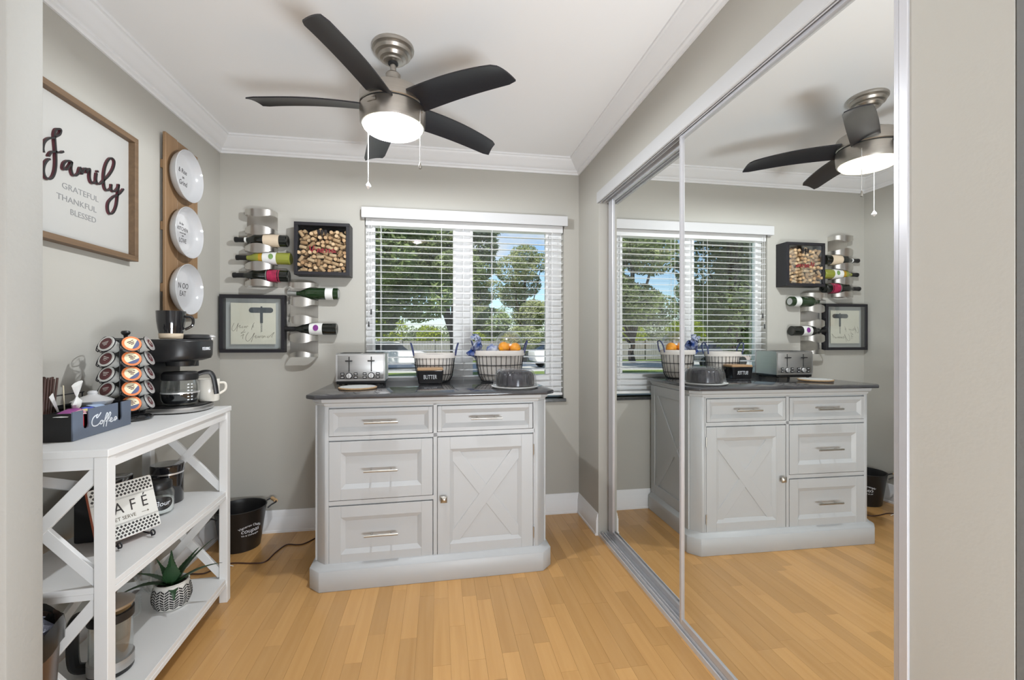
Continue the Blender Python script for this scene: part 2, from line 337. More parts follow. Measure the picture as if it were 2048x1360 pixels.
# ------------------------------------------------------------------ window
wf = S(MB().build('window_1', 'vinyl')) if False else None
wy0, wy1 = 3.045, 3.10
fm = MB()
gx = [(-.433, .116), (.214, .762)]; gz0, gz1 = .945, 1.972
fm.box(WX0, WX1, wy0, wy1, gz1, WZ1); fm.box(WX0, WX1, wy0, wy1, WZ0 + .02, gz0)
fm.box(WX0, gx[0][0], wy0, wy1, gz0, gz1); fm.box(gx[0][1], gx[1][0], wy0, wy1, gz0, gz1); fm.box(gx[1][1], WX1, wy0, wy1, gz0, gz1)
wf = S(fm.build('window_1', 'vinyl'))
for (a, b) in gx:
    sm = MB(); d = .018
    sm.box(a, b, wy0 - .012, wy0 + .02, gz1 - d, gz1); sm.box(a, b, wy0 - .012, wy0 + .02, gz0, gz0 + d); sm.box(a, a + d, wy0 - .012, wy0 + .02, gz0 + d, gz1 - d); sm.box(b - d, b, wy0 - .012, wy0 + .02, gz0 + d, gz1 - d)
    sm.build('sash', 'vinyl', wf)
    box('pane', 'glass', a + .005, b - .005, 3.072, 3.074, gz0 + .004, gz1 - .004, wf)
S(box('trim_4', 'granite', WX0 - .006, WX1 + .012, YB - .022, 3.045, WZ0 - .022, WZ0, None, .003))   # stone sill

bl = E('window_blind', (0, 0, 0), 0, 'white wooden slatted blind covering the garden window', 'blind')
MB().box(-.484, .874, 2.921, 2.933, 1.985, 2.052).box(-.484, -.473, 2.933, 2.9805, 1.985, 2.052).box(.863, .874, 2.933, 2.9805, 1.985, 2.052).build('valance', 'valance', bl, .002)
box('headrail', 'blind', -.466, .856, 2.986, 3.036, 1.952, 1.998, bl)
tilt = R(6)
sl = MB().box(-.464, .854, -.025, .025, -.0014, .0014, Matrix.Rotation(tilt, 4, 'X')).mesh('slat', 'blind')
NS = 25
for k in range(NS):
    o = bpy.data.objects.new('slat', sl); COL.objects.link(o); o.parent = bl; o.location = (0, 3.011, .875 + k * .0432)
box('bottom_rail', 'blind', -.464, .854, 2.986, 3.036, .820, .838, bl, .003)
for x in (-.372, .02, .165, .36, .78):
    cm = MB()
    for yy in (2.9845, 3.0375): cm.box(x - .0012, x + .0012, yy - .0006, yy + .0006, .838, 1.96)
    cm.build('ladder_cord', 'blind', bl)
for x, z in ((-.445, 1.29), (-.430, 1.37)):
    MB().cyl((x, 2.976, z + .03), (x, 2.976, 1.99), .0012, n=6).build('pull_cord', 'blind', bl)
    MB().lathe([(.003, .035), (.004, .02), (.006, 0)], 10, Matrix.Translation((x, 2.974, z))).build('cord_tassel', 'coalgrey', bl)

# ------------------------------------------------------------------ closet with sliding mirror doors
def door(name, xf, y0, y1, s0, s1):
    d = S(MB().box(xf + .004, xf + .016, y0 + .004, y1 - .004, .05, 2.03).build(name, 'alu'))
    box('mirror_pane', 'mirror', xf, xf + .004, y0 + s0, y1 - s1, .060, 2.035, d)
    MB().box(xf - .008, xf + .018, y0, y0 + s0, .045, 2.05).box(xf - .012, xf - .008, y0 + s0 * .3, y0 + s0 * .7, .045, 2.05).build('stile', 'alu', d, .002)
    MB().box(xf - .008, xf + .018, y1 - s1, y1, .045, 2.05).build('stile', 'alu', d, .002)
    box('rail', 'alu', xf - .006, xf + .018, y0, y1, .035, .060, d); box('rail', 'alu', xf - .006, xf + .018, y0, y1, 2.035, 2.052, d)
    return d
door('door_1', .990, .794, 1.690, .024, .016)
door('door_2', 1.030, 1.60, 2.560, .02, .062)
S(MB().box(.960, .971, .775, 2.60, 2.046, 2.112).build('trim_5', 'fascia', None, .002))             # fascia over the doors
tk = MB(); tk.box(.971, 1.16, .775, 2.594, 2.075, 2.11)
for x0, x1 in ((.962, .966), (.984, .987), (1.009, 1.013), (1.05, 1.054)): tk.box(x0 + .012, x1 + .012, .775, 2.594, 2.045, 2.075)
S(tk.build('trim_6', 'track'))
tb = MB(); tb.box(.972, 1.07, .775, 2.640, 0, .006)
for x0, x1, h in ((.972, .978, .020), (.984, .988, .032), (1.008, 1.014, .020), (1.024, 1.028, .032), (1.05, 1.056, .02)): tb.box(x0, x1, .775, 2.590, .006, h)
S(tb.build('trim_7', 'track'))
S(MB().box(1.046, 1.075, 2.560, 2.594, .006, 2.075).build('trim_8', 'alu'))
S(MB().box(.966, .985, .775, .793, .006, 2.06).box(.972, 1.0, .785, .794, .006, 2.06).build('trim_9', 'alu', None, .001))

# ------------------------------------------------------------------ ceiling fan
fan = E('ceiling_fan', (-.19, 1.935, 0), 0, 'five bladed black and brushed nickel ceiling fan with a lit glass bowl', 'ceiling fan')
MB().lathe([(.0, 2.45), (.086, 2.45), (.088, 2.442), (.086, 2.434), (.078, 2.430), (.079, 2.424), (.073, 2.413), (.062, 2.409), (.062, 2.404), (.054, 2.394), (.042, 2.390), (.040, 2.384), (.026, 2.380), (.0, 2.380)], 32).build('canopy', 'nickel', fan, angle=25)
MB().lathe([(.021, 2.384), (.021, 2.374), (.014, 2.371), (.014, 2.384)], 24).build('canopy_ring', 'bladetrim', fan)
MB().cyl((0, 0, 2.31), (0, 0, 2.38), .0125, n=20).build('downrod', 'nickel', fan)
MB().lathe([(0, 2.336), (.026, 2.336), (.031, 2.330), (.030, 2.310), (.034, 2.300), (.052, 2.288), (.085, 2.270), (.118, 2.254), (.131, 2.246), (.131, 2.240), (0, 2.240)], 48).build('motor_dome', 'nickel', fan)
MB().lathe([(.1325, 2.244), (.135, 2.238), (.136, 2.190), (.1325, 2.187)], 48).build('motor_housing', 'nickel', fan)
MB().lathe([(.129, 2.243), (.1312, 2.243), (.1312, 2.180), (.129, 2.180)], 48).build('housing_seam', 'bladetrim', fan)
MB().lathe([(.1325, 2.182), (.1365, 2.178), (.1365, 2.150), (.134, 2.118), (.130, 2.108), (.125, 2.108), (.127, 2.12), (.124, 2.172), (.0, 2.174)], 48).build('light_kit_ring', 'nickel', fan)
lm = M['lamp']; ln = lm.node_tree.nodes; ll = lm.node_tree.links
tcn = ln.new('ShaderNodeTexCoord'); grd = ln.new('ShaderNodeVectorMath'); grd.operation = 'LENGTH'
sep = ln.new('ShaderNodeMapping'); sep.inputs['Scale'].default_value = (1, 1, 0)
rmp = ln.new('ShaderNodeMapRange'); rmp.inputs['From Min'].default_value = .03; rmp.inputs['From Max'].default_value = .128; rmp.inputs['To Min'].default_value = 1.1; rmp.inputs['To Max'].default_value = .60
lt_ = ln.new('ShaderNodeBsdfTransparent'); lmx = ln.new('ShaderNodeMixShader'); lmx.inputs[0].default_value = .90
lo_ = [q for q in ln if q.type == 'OUTPUT_MATERIAL'][0]; ll.new(ln['Principled BSDF'].outputs[0], lmx.inputs[2]); ll.new(lt_.outputs[0], lmx.inputs[1]); ll.new(lmx.outputs[0], lo_.inputs[0])
ll.new(tcn.outputs['Object'], sep.inputs[0]); ll.new(sep.outputs[0], grd.inputs[0]); ll.new(grd.outputs['Value'], rmp.inputs[0]); ll.new(rmp.outputs[0], ln['Principled BSDF'].inputs['Emission Strength'])
MB().lathe([(.124, 2.112), (.122, 2.102), (.112, 2.092), (.09, 2.084), (.06, 2.080), (.0, 2.078)], 48).build('glass_bowl', 'lamp', fan, angle=60)
NB = 16
def blade_mesh():
    rows = []
    for i in range(NB + 1):
        t = i / NB; r = .118 + t * (.552 - .118)
        wd = .060 - .009 * t + .004 * math.sin(PI * t); z0 = 2.190 - .012 * t + .010 * math.sin(PI * t)
        if t > .96: wd *= 1 - .16 * ((t - .96) / .04) ** 2
        pit = R(11 + 6 * (1 - t))
        row = []
        for j in range(7):
            u = -1 + j / 3; yy = u * wd; row.append((r + (.016 * u * max(0, (t - .8) / .2)), yy * math.cos(pit), z0 - yy * math.sin(pit) - .006 * (1 - u * u) * -1))
        rows.append(row)
    v = []; f = []; n = 7
    for s_, off in ((1, .003), (-1, -.003)):
        for row in rows: v += [(x, y, z + off) for x, y, z in row]
    L = (NB + 1) * n
    for i in range(NB):
        for j in range(n - 1):
            a = i * n + j; f.append((a, a + 1, a + 1 + n, a + n)); f.append((L + a, L + a + n, L + a + 1 + n, L + a + 1))
    rim = [j for j in range(n)] + [i * n + n - 1 for i in range(1, NB + 1)] + [NB * n + j for j in range(n - 2, -1, -1)] + [i * n for i in range(NB - 1, 0, -1)]
    for k in range(len(rim)): a, b = rim[k], rim[(k + 1) % len(rim)]; f.append((a, b, L + b, L + a))
    m_ = MB(); m_.add(v, f); return m_.mesh('blade', 'blade')
bmsh = blade_mesh()
for k in range(5):
    o = bpy.data.objects.new('blade', bmsh); COL.objects.link(o); o.parent = fan; o.rotation_euler = (0, 0, R(-38 + 72 * k))
def chain(x, y, z0, z1, kind):
    m_ = MB(); m_.tube([(x, y, z1), (x, y, z0)], .0016, 6); c = m_.build('pull_chain', 'chain', fan)
    if kind: MB().lathe([(0, .0), (.012, .012), (.012, .018), (.004, .030), (.0015, .034)], 6, Matrix.Translation((x, y, z0 - .03))).build('crystal_fob', 'crystal', c, angle=10)
    else: MB().lathe([(0, 0), (.006, .003), (.008, .010), (.004, .022), (.0015, .030)], 12, Matrix.Translation((x, y, z0 - .027))).build('teardrop_fob', 'handle', c)
chain(-.112, .065, 1.890, 2.125, True); chain(.115, -.071, 1.937, 2.155, False)
for sx, sy in ((-.118, .068), (.121, -.074)): MB().cyl((sx, sy, 2.145), (sx * 1.06, sy * 1.06, 2.145), .004, n=10).build('chain_eyelet', 'handle', fan)
MB().box(-.022, .022, -.0015, .0005, -.008, .008).build('housing_badge', 'nickel', fan, .003, 2).matrix_local = Matrix.Rotation(R(148), 4, 'Z') @ Matrix.Translation((0, .137, 2.162)) @ Matrix.Rotation(R(180), 4, 'Z')

# ------------------------------------------------------------------ kitchen cart below the window
cart = E('kitchen_cart', (-.0115, 2.236, 0), R(1.242), 'white kitchen island cart with crossed door, four drawers and dark top', 'cart')
def cham(x, y0, y1, c): return [(-x + c, y0), (x - c, y0), (x, y0 + c), (x, y1), (-x, y1), (-x, y0 + c)]
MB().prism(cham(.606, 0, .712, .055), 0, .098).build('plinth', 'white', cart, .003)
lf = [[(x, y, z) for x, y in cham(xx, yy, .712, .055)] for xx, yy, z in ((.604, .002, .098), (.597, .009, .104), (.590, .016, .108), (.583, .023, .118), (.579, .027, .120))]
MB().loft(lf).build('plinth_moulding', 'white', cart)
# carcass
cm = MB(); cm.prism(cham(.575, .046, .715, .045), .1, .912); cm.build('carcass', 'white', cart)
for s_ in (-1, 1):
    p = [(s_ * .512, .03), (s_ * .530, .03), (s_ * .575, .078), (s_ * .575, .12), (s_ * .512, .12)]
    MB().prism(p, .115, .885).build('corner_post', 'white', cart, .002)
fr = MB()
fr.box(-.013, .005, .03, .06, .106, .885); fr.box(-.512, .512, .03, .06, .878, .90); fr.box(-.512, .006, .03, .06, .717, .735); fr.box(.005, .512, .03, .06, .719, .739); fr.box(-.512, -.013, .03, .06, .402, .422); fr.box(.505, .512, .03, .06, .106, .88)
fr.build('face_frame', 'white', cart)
lf = [[(x, y, z) for x, y in cham(xx, yy, .712, .05)] for xx, yy, z in ((.577, .026, .884), (.581, .022, .890), (.581, .022, .896), (.590, .012, .904), (.592, .010, .921))]
MB().loft(lf).build('top_moulding', 'white', cart)
MB().prism(cham(.618, -.012, .718, .05), .921, .941).build('countertop', 'counter', cart, .005, 2)
def panel_front(name, x0, x1, z0, z1, fw, parent, y=.030):
    """frame and raised field with bevelled inner edge"""
    o = MB()
    o.box(x0 + fw, x1 - fw, y + .013, y + .022, z0 + fw, z1 - fw)
    d = E(name); d.parent = parent
    o.build('panel', 'white', d)
    st = MB(); st.box(x0, x0 + fw, y, y + .022, z0, z1); st.build('stile', 'white', d, .0012)
    MB().box(x1 - fw, x1, y, y + .022, z0, z1).build('stile', 'white', d, .0012)
    MB().box(x0 + fw, x1 - fw, y, y + .022, z1 - fw, z1).build('rail', 'white', d, .0012)
    MB().box(x0 + fw, x1 - fw, y, y + .022, z0, z0 + fw).build('rail', 'white', d, .0012)
    b = .020; i0, i1, k0, k1 = x0 + fw, x1 - fw, z0 + fw, z1 - fw
    ya, yb = y + .001, y + .0125
    outer = [(i0, ya, k0), (i1, ya, k0), (i1, ya, k1), (i0, ya, k1)]; inner = [(i0 + b, yb, k0 + b), (i1 - b, yb, k0 + b), (i1 - b, yb, k1 - b), (i0 + b, yb, k1 - b)]
    back = [(p[0], y + .02, p[2]) for p in outer]
    mm = MB(); mm.add(outer + inner + back, [(0, 1, 5, 4), (1, 2, 6, 5), (2, 3, 7, 6), (3, 0, 4, 7), (0, 8, 9, 1), (1, 9, 10, 2), (2, 10, 11, 3), (3, 11, 8, 0)]); mm.build('moulding', 'white', d)
    return d
def bar_handle(xc, z, L, parent, y=.03):
    h = MB().cyl((xc - L / 2, y - .028, z), (xc + L / 2, y - .028, z), .0055, n=12)
    for s_ in (-1, 1): h.cyl((xc + s_ * L * .29, y + .002, z), (xc + s_ * L * .29, y - .028, z), .0045, n=10)
    h.build('handle', 'handle', parent)
g = .0055
box('drawer_shadow_gap', 'dark', -.512, .506, .052, .056, .104, .88, cart)
D = []
d = panel_front('drawer', -.512 + .001, -.015 - .003, .737, .875 - g, .020, cart); bar_handle(-.265, .802, .160, d)
d = panel_front('drawer', .008, .503 - .002, .741, .876 - g, .020, cart); bar_handle(.254, .806, .158, d)
d = panel_front('drawer', -.511, -.0175, .424, .715 - g, .055, cart); bar_handle(-.267, .566, .160, d)
d = panel_front('drawer', -.511, -.0175, .107, .400 - g, .055, cart); bar_handle(-.265, .252, .160, d)
d = panel_front('cabinet_door', .008, .503, .107, .717 - g, .062, cart)
px0, px1, pz0, pz1 = .085, .428, .185, .634
dx, dz = px1 - px0, pz1 - pz0; an = math.atan2(dz, dx); Ln = math.hypot(dx, dz)
for s_ in (1, -1):
    mm = Matrix.Translation(((px0 + px1) / 2, .0425, (pz0 + pz1) / 2)) @ Matrix.Rotation(-s_ * an, 4, 'Y')
    MB().box(-Ln / 2, Ln / 2, -.0036 if s_ > 0 else -.0031, .002, -.030, .030, mm).build('cross_batten', 'white', d, .0015)
kb = MB(); kb.cyl((.038, .03, .404), (.038, .012, .404), .006, n=10)
kb.loft([[(.038 + a * q, y, .404 + b * q) for a, b in ((-1, -1), (1, -1), (1, 1), (-1, 1))] for q, y in ((.010, .014), (.0165, .008), (.0165, .003), (.004, -.004))])
kb.build('knob', 'handle', d, .001)
for z in (.630, .195): MB().cyl((.5055, .027, z - .028), (.5055, .027, z + .028), .0035, n=8).build('hinge', 'handle', d)
# cross bracing on the two ends, as on the door
for s_ in (-1, 1):
    e = E('end_panel'); e.parent = cart
    x = s_ * .575; y0, y1, z0, z1 = .13, .66, .13, .87
    fm = MB()
    X0, X1 = sorted((x, x + s_ * .010))
    fm.box(X0, X1, .08, y0, .12, .885); fm.box(X0, X1, y1, .715, .12, .885); fm.box(X0, X1, y0, y1, .12, z0 + .06); fm.box(X0, X1, y0, y1, z1 - .05, .885)
    fm.build('end_frame', 'white', e, .002)
    L2 = math.hypot(y1 - y0, z1 - z0 - .1); a2 = math.atan2(z1 - z0 - .1, y1 - y0)
    for q in (1, -1): MB().box(-.003, .003, -L2 / 2, L2 / 2, -.03, .03, Matrix.Translation((x + s_ * (.0035 + .0004 * q), (y0 + y1) / 2, (z0 + z1) / 2)) @ Matrix.Rotation(q * a2, 4, 'X')).build('cross_batten', 'white', e, .001)

# ------------------------------------------------------------------ on the cart
CT = .9418
# toaster
to = E('toaster', (-.4485, 2.692, CT), R(1.5), 'four slice stainless steel toaster with two levers and dials', 'toaster')
w_, d_ = .138, .215
sec = lambda x, z0, z1, r: smooth([(x, 0, z0), (x, 0, z1 - r), (x, r * .3, z1 - r * .3), (x, r, z1), (x, d_ - r, z1), (x, d_ - r * .3, z1 - r * .3), (x, d_, z1 - r), (x, d_, z0)], 3)
MB().loft([sec(-w_ + .004, .022, .186, .022), sec(-w_, .024, .184, .02), sec(w_, .024, .184, .02), sec(w_ - .004, .022, .186, .022)]).build('housing', 'steel', to, angle=40)
MB().box(-w_ + .003, w_ - .003, .004, d_ - .004, .006, .026).build('base', 'black', to, .004, 2)
for sx in (-1, 1):
    for sy in (.02, d_ - .02): MB().cyl((sx * .115, sy, 0), (sx * .115, sy, .008), .009, n=12).build('foot', 'black', to)
MB().box(-.128, .128, -.002, .001, .036, .174).build('front_plate', 'steel', to, .004, 2)
for cx in (-.064, .060):
    box('lever_slot', 'dark', cx - .003, cx + .003, -.0026, -.0016, .078, .166, to)
    MB().box(cx - .020, cx + .020, -.020, -.002, .138, .145).build('lever', 'black', to, .003, 2)
    k = MB().cyl((cx, -.002, .055), (cx, -.013, .055), .0155, .0145, n=24).build('dial', 'chain', to, .001)
    box('dial_grip', 'steel', cx - .002, cx + .002, -.018, -.013, .044, .066, k)
    MB().lathe([(.0155, 0), (.019, .0), (.019, .0015), (.0155, .0015)], 24, Matrix.Translation((cx, -.002, .055)) @ RX90).build('dial_ring', 'black', to)
    for bx in (-.037, .037):
        for bz in (.046, .066):
            MB().box(cx + bx - .011, cx + bx + .011, -.0045, -.0015, bz - .0075, bz + .0075).build('button', 'black', to, .003, 2)
            box('button_light', 'chain', cx + bx - .007, cx + bx + .007, -.0055, -.0045, bz - .0022, bz + .0022, to)
for sy in (.052, .098, .120, .166):
    for sx in (-.064, .064): box('bread_slot', 'dark', sx - .056, sx + .056, sy - .010, sy + .010, .1845, .1866, to)
# cork trivet
tv = E('cork_trivet', (-.432, 2.505, CT), 0, 'round cork trivet with dark top lying in front of the toaster', 'trivet')
MB().lathe([(0, 0), (.097, 0), (.100, .003), (.100, .008), (.097, .010), (.0, .010)], 48).build('cork_disc', 'cork', tv)
MB().lathe([(0, .010), (.093, .010), (.093, .0112), (0, .0112)], 48).build('top_face', 'mat', tv)
MB().cyl((-.072, -.02, .0112), (-.072, -.02, .0116), .004, n=12).build('hanging_hole', 'dark', tv)
# butter dish
bd = E('butter_dish', (-.049, 2.69, CT), R(1), 'black butter box with wooden lid and white capital lettering', 'butter dish')
def rrect(x, y, r, n=4):
    out = []
    for cx, cy, a0 in ((x - r, y - r, 0), (-x + r, y - r, 90), (-x + r, -y + r, 180), (x - r, -y + r, 270)):
        for k in range(n + 1): a = R(a0 + 90 * k / n); out.append((cx + r * math.cos(a), cy + r * math.sin(a)))
    return out
MB().loft([[(p[0], p[1] + .055, z) for p in rrect(x, y, .010)] for x, y, z in ((.066, .046, 0), (.070, .05, .004), (.079, .055, .074), (.0795, .0555, .077), (.0795, .0555, .079))]).build('dish', 'gloss', bd)
MB().prism([(p[0], p[1] + .055) for p in rrect(.077, .053, .009)], .079, .094).build('lid', 'lidwood', bd, .004, 2)
text('BUTTER', .036, 'whiteink', bd, Matrix.Translation((0, .0018, .040)) @ Matrix.Rotation(R(97.3), 4, 'X'), .0012, xs=.62)
# wire baskets
def basket(name, loc, rz, rx, ry, h, label):
    b = E(name, loc, rz, label, 'basket')
    N = 30
    def ell(s_, z, n=48): return [(rx * s_ * math.cos(2 * PI * k / n), ry * s_ * math.sin(2 * PI * k / n), z) for k in range(n)]
    prof = [(.74, .003), (.86, .035), (.93, .09), (1.0, h)]
    for s_, z in ((.74, .003), (.875, .045), (.945, .105), (1.0, h)): MB().tube(ell(s_, z), .0024 if z > .01 else .003, 6, True).build('hoop', 'blackmetal', b)
    wm = MB()
    for k in range(N):
        a = 2 * PI * (k + .5) / N; wm.tube([(rx * s_ * math.cos(a), ry * s_ * math.sin(a), z) for s_, z in prof], .0016, 5)
    for k in range(-4, 5):
        x = k / 5 * rx * .74; yy = ry * .74 * math.sqrt(max(0, 1 - (k / 5) ** 2)); wm.tube([(x, -yy, .003), (x, yy, .003)], .0016, 5)
    T(wm.build('wire_uprights', 'blackmetal', b), kind='stuff')
    # fabric liner, inside the wires and folded over the rim
    ln = MB(); v = []; rows = [(.0, .008), (.70, .008), (.82, .036), (.89, .09), (.965, h - .004), (1.0, h + .006), (1.035, h - .002), (1.03, h - .026)]
    ln.lathe([(s_ * 1.0, z) for s_, z in rows], 48, None, rx, ry); ln.build('liner', 'cloth', b)
    for s_ in (-1, 1):
        pts = [(s_ * rx * 1.0, -.03, h - .01), (s_ * rx * 1.06, -.034, h + .03), (s_ * rx * 1.13, -.02, h + .062), (s_ * rx * 1.15, 0, h + .068), (s_ * rx * 1.13, .02, h + .062), (s_ * rx * 1.06, .034, h + .03), (s_ * rx * 1.0, .03, h - .01)]
        MB().tube(smooth(pts, 4), .0045, 8).build('handle', 'navy', b)
    return b
basket('wire_basket', (-.024, 2.870, CT), R(1), .130, .082, .175, 'shallow oval wire basket with linen liner behind the butter dish')
basket('wire_basket', (.388, 2.830, CT), R(-2), .158, .110, .190, 'deep oval wire basket with linen liner that holds the oranges')
def lump(name, mt, loc, r, seed, rough=.18, sx=(1, 1, 1), parent=None, n=14, ang=60):
    rr = random.Random(seed); v = []; f = []
    ph = [(rr.uniform(2, 5), rr.uniform(0, 6), rr.uniform(1, 4), rr.uniform(0, 6)) for _ in range(4)]
    prof = []
    mm = MB(); vs = []
    for i in range(n + 1):
        th = PI * i / n
        for j in range(n * 2):
            p = 2 * PI * j / (n * 2); q = 1 + rough * sum(math.sin(a * th + b) * math.cos(c * p + d) for a, b, c, d in [(u, x, int(y) + 1, z) for u, x, y, z in ph]) * .5
            vs.append((r * q * math.sin(th) * math.cos(p) * sx[0], r * q * math.sin(th) * math.sin(p) * sx[1], r * q * math.cos(th) * sx[2]))
    fs = []
    for i in range(n):
        for j in range(n * 2): fs.append((i * n * 2 + j, i * n * 2 + (j + 1) % (n * 2), (i + 1) * n * 2 + (j + 1) % (n * 2), (i + 1) * n * 2 + j))
    mm.add(vs, fs); o = mm.build(name, mt, parent, angle=ang); o.location = loc; return o
T(lump('bread_bag', 'bread', (.016, 2.868, CT + .105), .048, 5, .04, (.95, .72, 1.45)), 'tan bread loaf in the shallow basket, right half', 'bread')
T(lump('paper_packet', 'paperwhite', (-.074, 2.868, CT + .105), .036, 9, .06, (.85, .9, 1.6)), 'crumpled white paper packet in the shallow basket, left half', 'packet')
og = MB(); ogm = MB().lathe([(0.0001, -.034)] + [(.036 * math.sin(PI * k / 14), -.035 * math.cos(PI * k / 14)) for k in range(1, 14)] + [(.0001, .0335)], 24).mesh('orange', 'orange', angle=60)
for (x, y, z, lab) in ((.413, 2.804, .216, 'orange in the deep basket, beside the blue wrapper, higher of the three'), (.488, 2.808, .210, 'orange in the deep basket nearest the right handle'), (.452, 2.864, .206, 'orange in the deep basket behind the other two')):
    o = bpy.data.objects.new('orange', ogm); COL.objects.link(o); o.location = (x, y, CT + z); o.rotation_euler = (x * 9, y * 7, 1); T(o, lab, 'orange', 'oranges in the deep basket')
    MB().cyl((0, 0, .0325), (0, 0, .035), .004, n=8).build('stem_end', 'leaf', o)
lump('clear_bag', 'bag', (.450, 2.834, CT + .240), .105, 12, .03, (.83, .80, .80), ang=25)
T(bpy.data.objects['clear_bag'], 'clear plastic bag around the oranges in the deep basket', 'bag')
# blue and white wrapper: a crumpled strip standing up from the basket
def crumple(name, mt, loc, w, h, seed, amp, label, cat, twist=1.2, nx=10, ny=12, rz=0):
    rr = random.Random(seed); g = [[Vector((rr.uniform(-1, 1), rr.uniform(-1, 1), rr.uniform(-1, 1))) * amp for _ in range(nx + 1)] for _ in range(ny + 1)]
    v = []
    for j in range(ny + 1):
        t = j / ny; ww = w * (.35 + .65 * abs(math.sin(PI * (t * 1.15 + .12))))
        for i in range(nx + 1):
            u = i / nx - .5; a = twist * t + u * 1.6
            v.append(tuple(Vector((ww * u * math.cos(a), ww * u * math.sin(a) + .02 * math.sin(6 * t), h * t)) + g[j][i]))
    f = [(j * (nx + 1) + i, j * (nx + 1) + i + 1, (j + 1) * (nx + 1) + i + 1, (j + 1) * (nx + 1) + i) for j in range(ny) for i in range(nx)]
    o = MB().add(v, f).build(name, mt, None, angle=25); o.location = loc; o.rotation_euler = (0, 0, rz)
    s_ = o.modifiers.new('thick', 'SOLIDIFY'); s_.thickness = .0012
    return T(o, label, cat)
crumple('snack_wrapper', 'wrapper', (.275, 2.825, CT + .15), .15, .150, 4, .013, 'blue and white crumpled snack wrapper sticking out of the deep basket', 'wrapper', 1.0, rz=.3)
bpy.data.objects['snack_wrapper'].rotation_euler = (0, R(-14), .3)
T(lump('wrapped_bundle', 'paperwhite', (.385, 2.832, CT + .082), .072, 21, .08, (1.3, .86, .95)), 'white wrapped bundle filling the deep basket under the oranges', 'packet')
T(lump('napkin_ball', 'wrapper', (.335, 2.812, CT + .198), .036, 27, .25, (1.0, .9, .9), ang=30), 'pale crumpled wrapper ball between blue wrapper and oranges', 'wrapper')
# cake under a clear dome
ck = E('bundt_cake', (.418, 2.412, CT), 0, 'dark chocolate ring cake under the clear plastic dome', 'cake')
v = []; n, mrow = 64, 12
for i in range(mrow + 1):
    t = PI * i / mrow
    for k in range(n):
        a = 2 * PI * k / n; fl_ = .88 + .22 * abs(math.sin(7 * a)) * math.sin(t) ** .6
        v.append(((.064 + .046 * math.cos(t) * 1.0 * (fl_ if math.cos(t) > -.5 else 1)) * math.cos(a), (.064 + .046 * math.cos(t) * (fl_ if math.cos(t) > -.5 else 1)) * math.sin(a), -.0 + .013 + .082 * math.sin(t) ** .6))
f = [(i * n + k, i * n + (k + 1) % n, (i + 1) * n + (k + 1) % n, (i + 1) * n + k) for i in range(mrow) for k in range(n)]
f += [(mrow * n + k, mrow * n + (k + 1) % n, (k + 1) % n, k) for k in range(n)]
MB().add(v, f).build('cake_ring', 'choc', ck, angle=50)
cb = E('cake_box', (.418, 2.412, CT), 0, 'clear plastic dome and tray holding a ring cake on the countertop', 'cake container')
MB().lathe([(0, .001), (.118, .001), (.128, .010), (.131, .010), (.131, .012), (.120, .012), (.110, .006), (0, .006)], 48).build('tray', 'paperwhite', cb)
dm = []
for r, z in ((.126, .013), (.122, .017), (.118, .03), (.112, .07), (.104, .090), (.090, .104), (.070, .107), (.0001, .107)):
    ring = []
    for k in range(72):
        a = 2 * PI * k / 72; q = r * (1 + (.022 * math.cos(18 * a) if .02 < z < .1 else 0)); ring.append((q * math.cos(a), q * math.sin(a), z))
    dm.append(ring)
MB().loft(dm, False).build('dome', 'plastic', cb, angle=40)

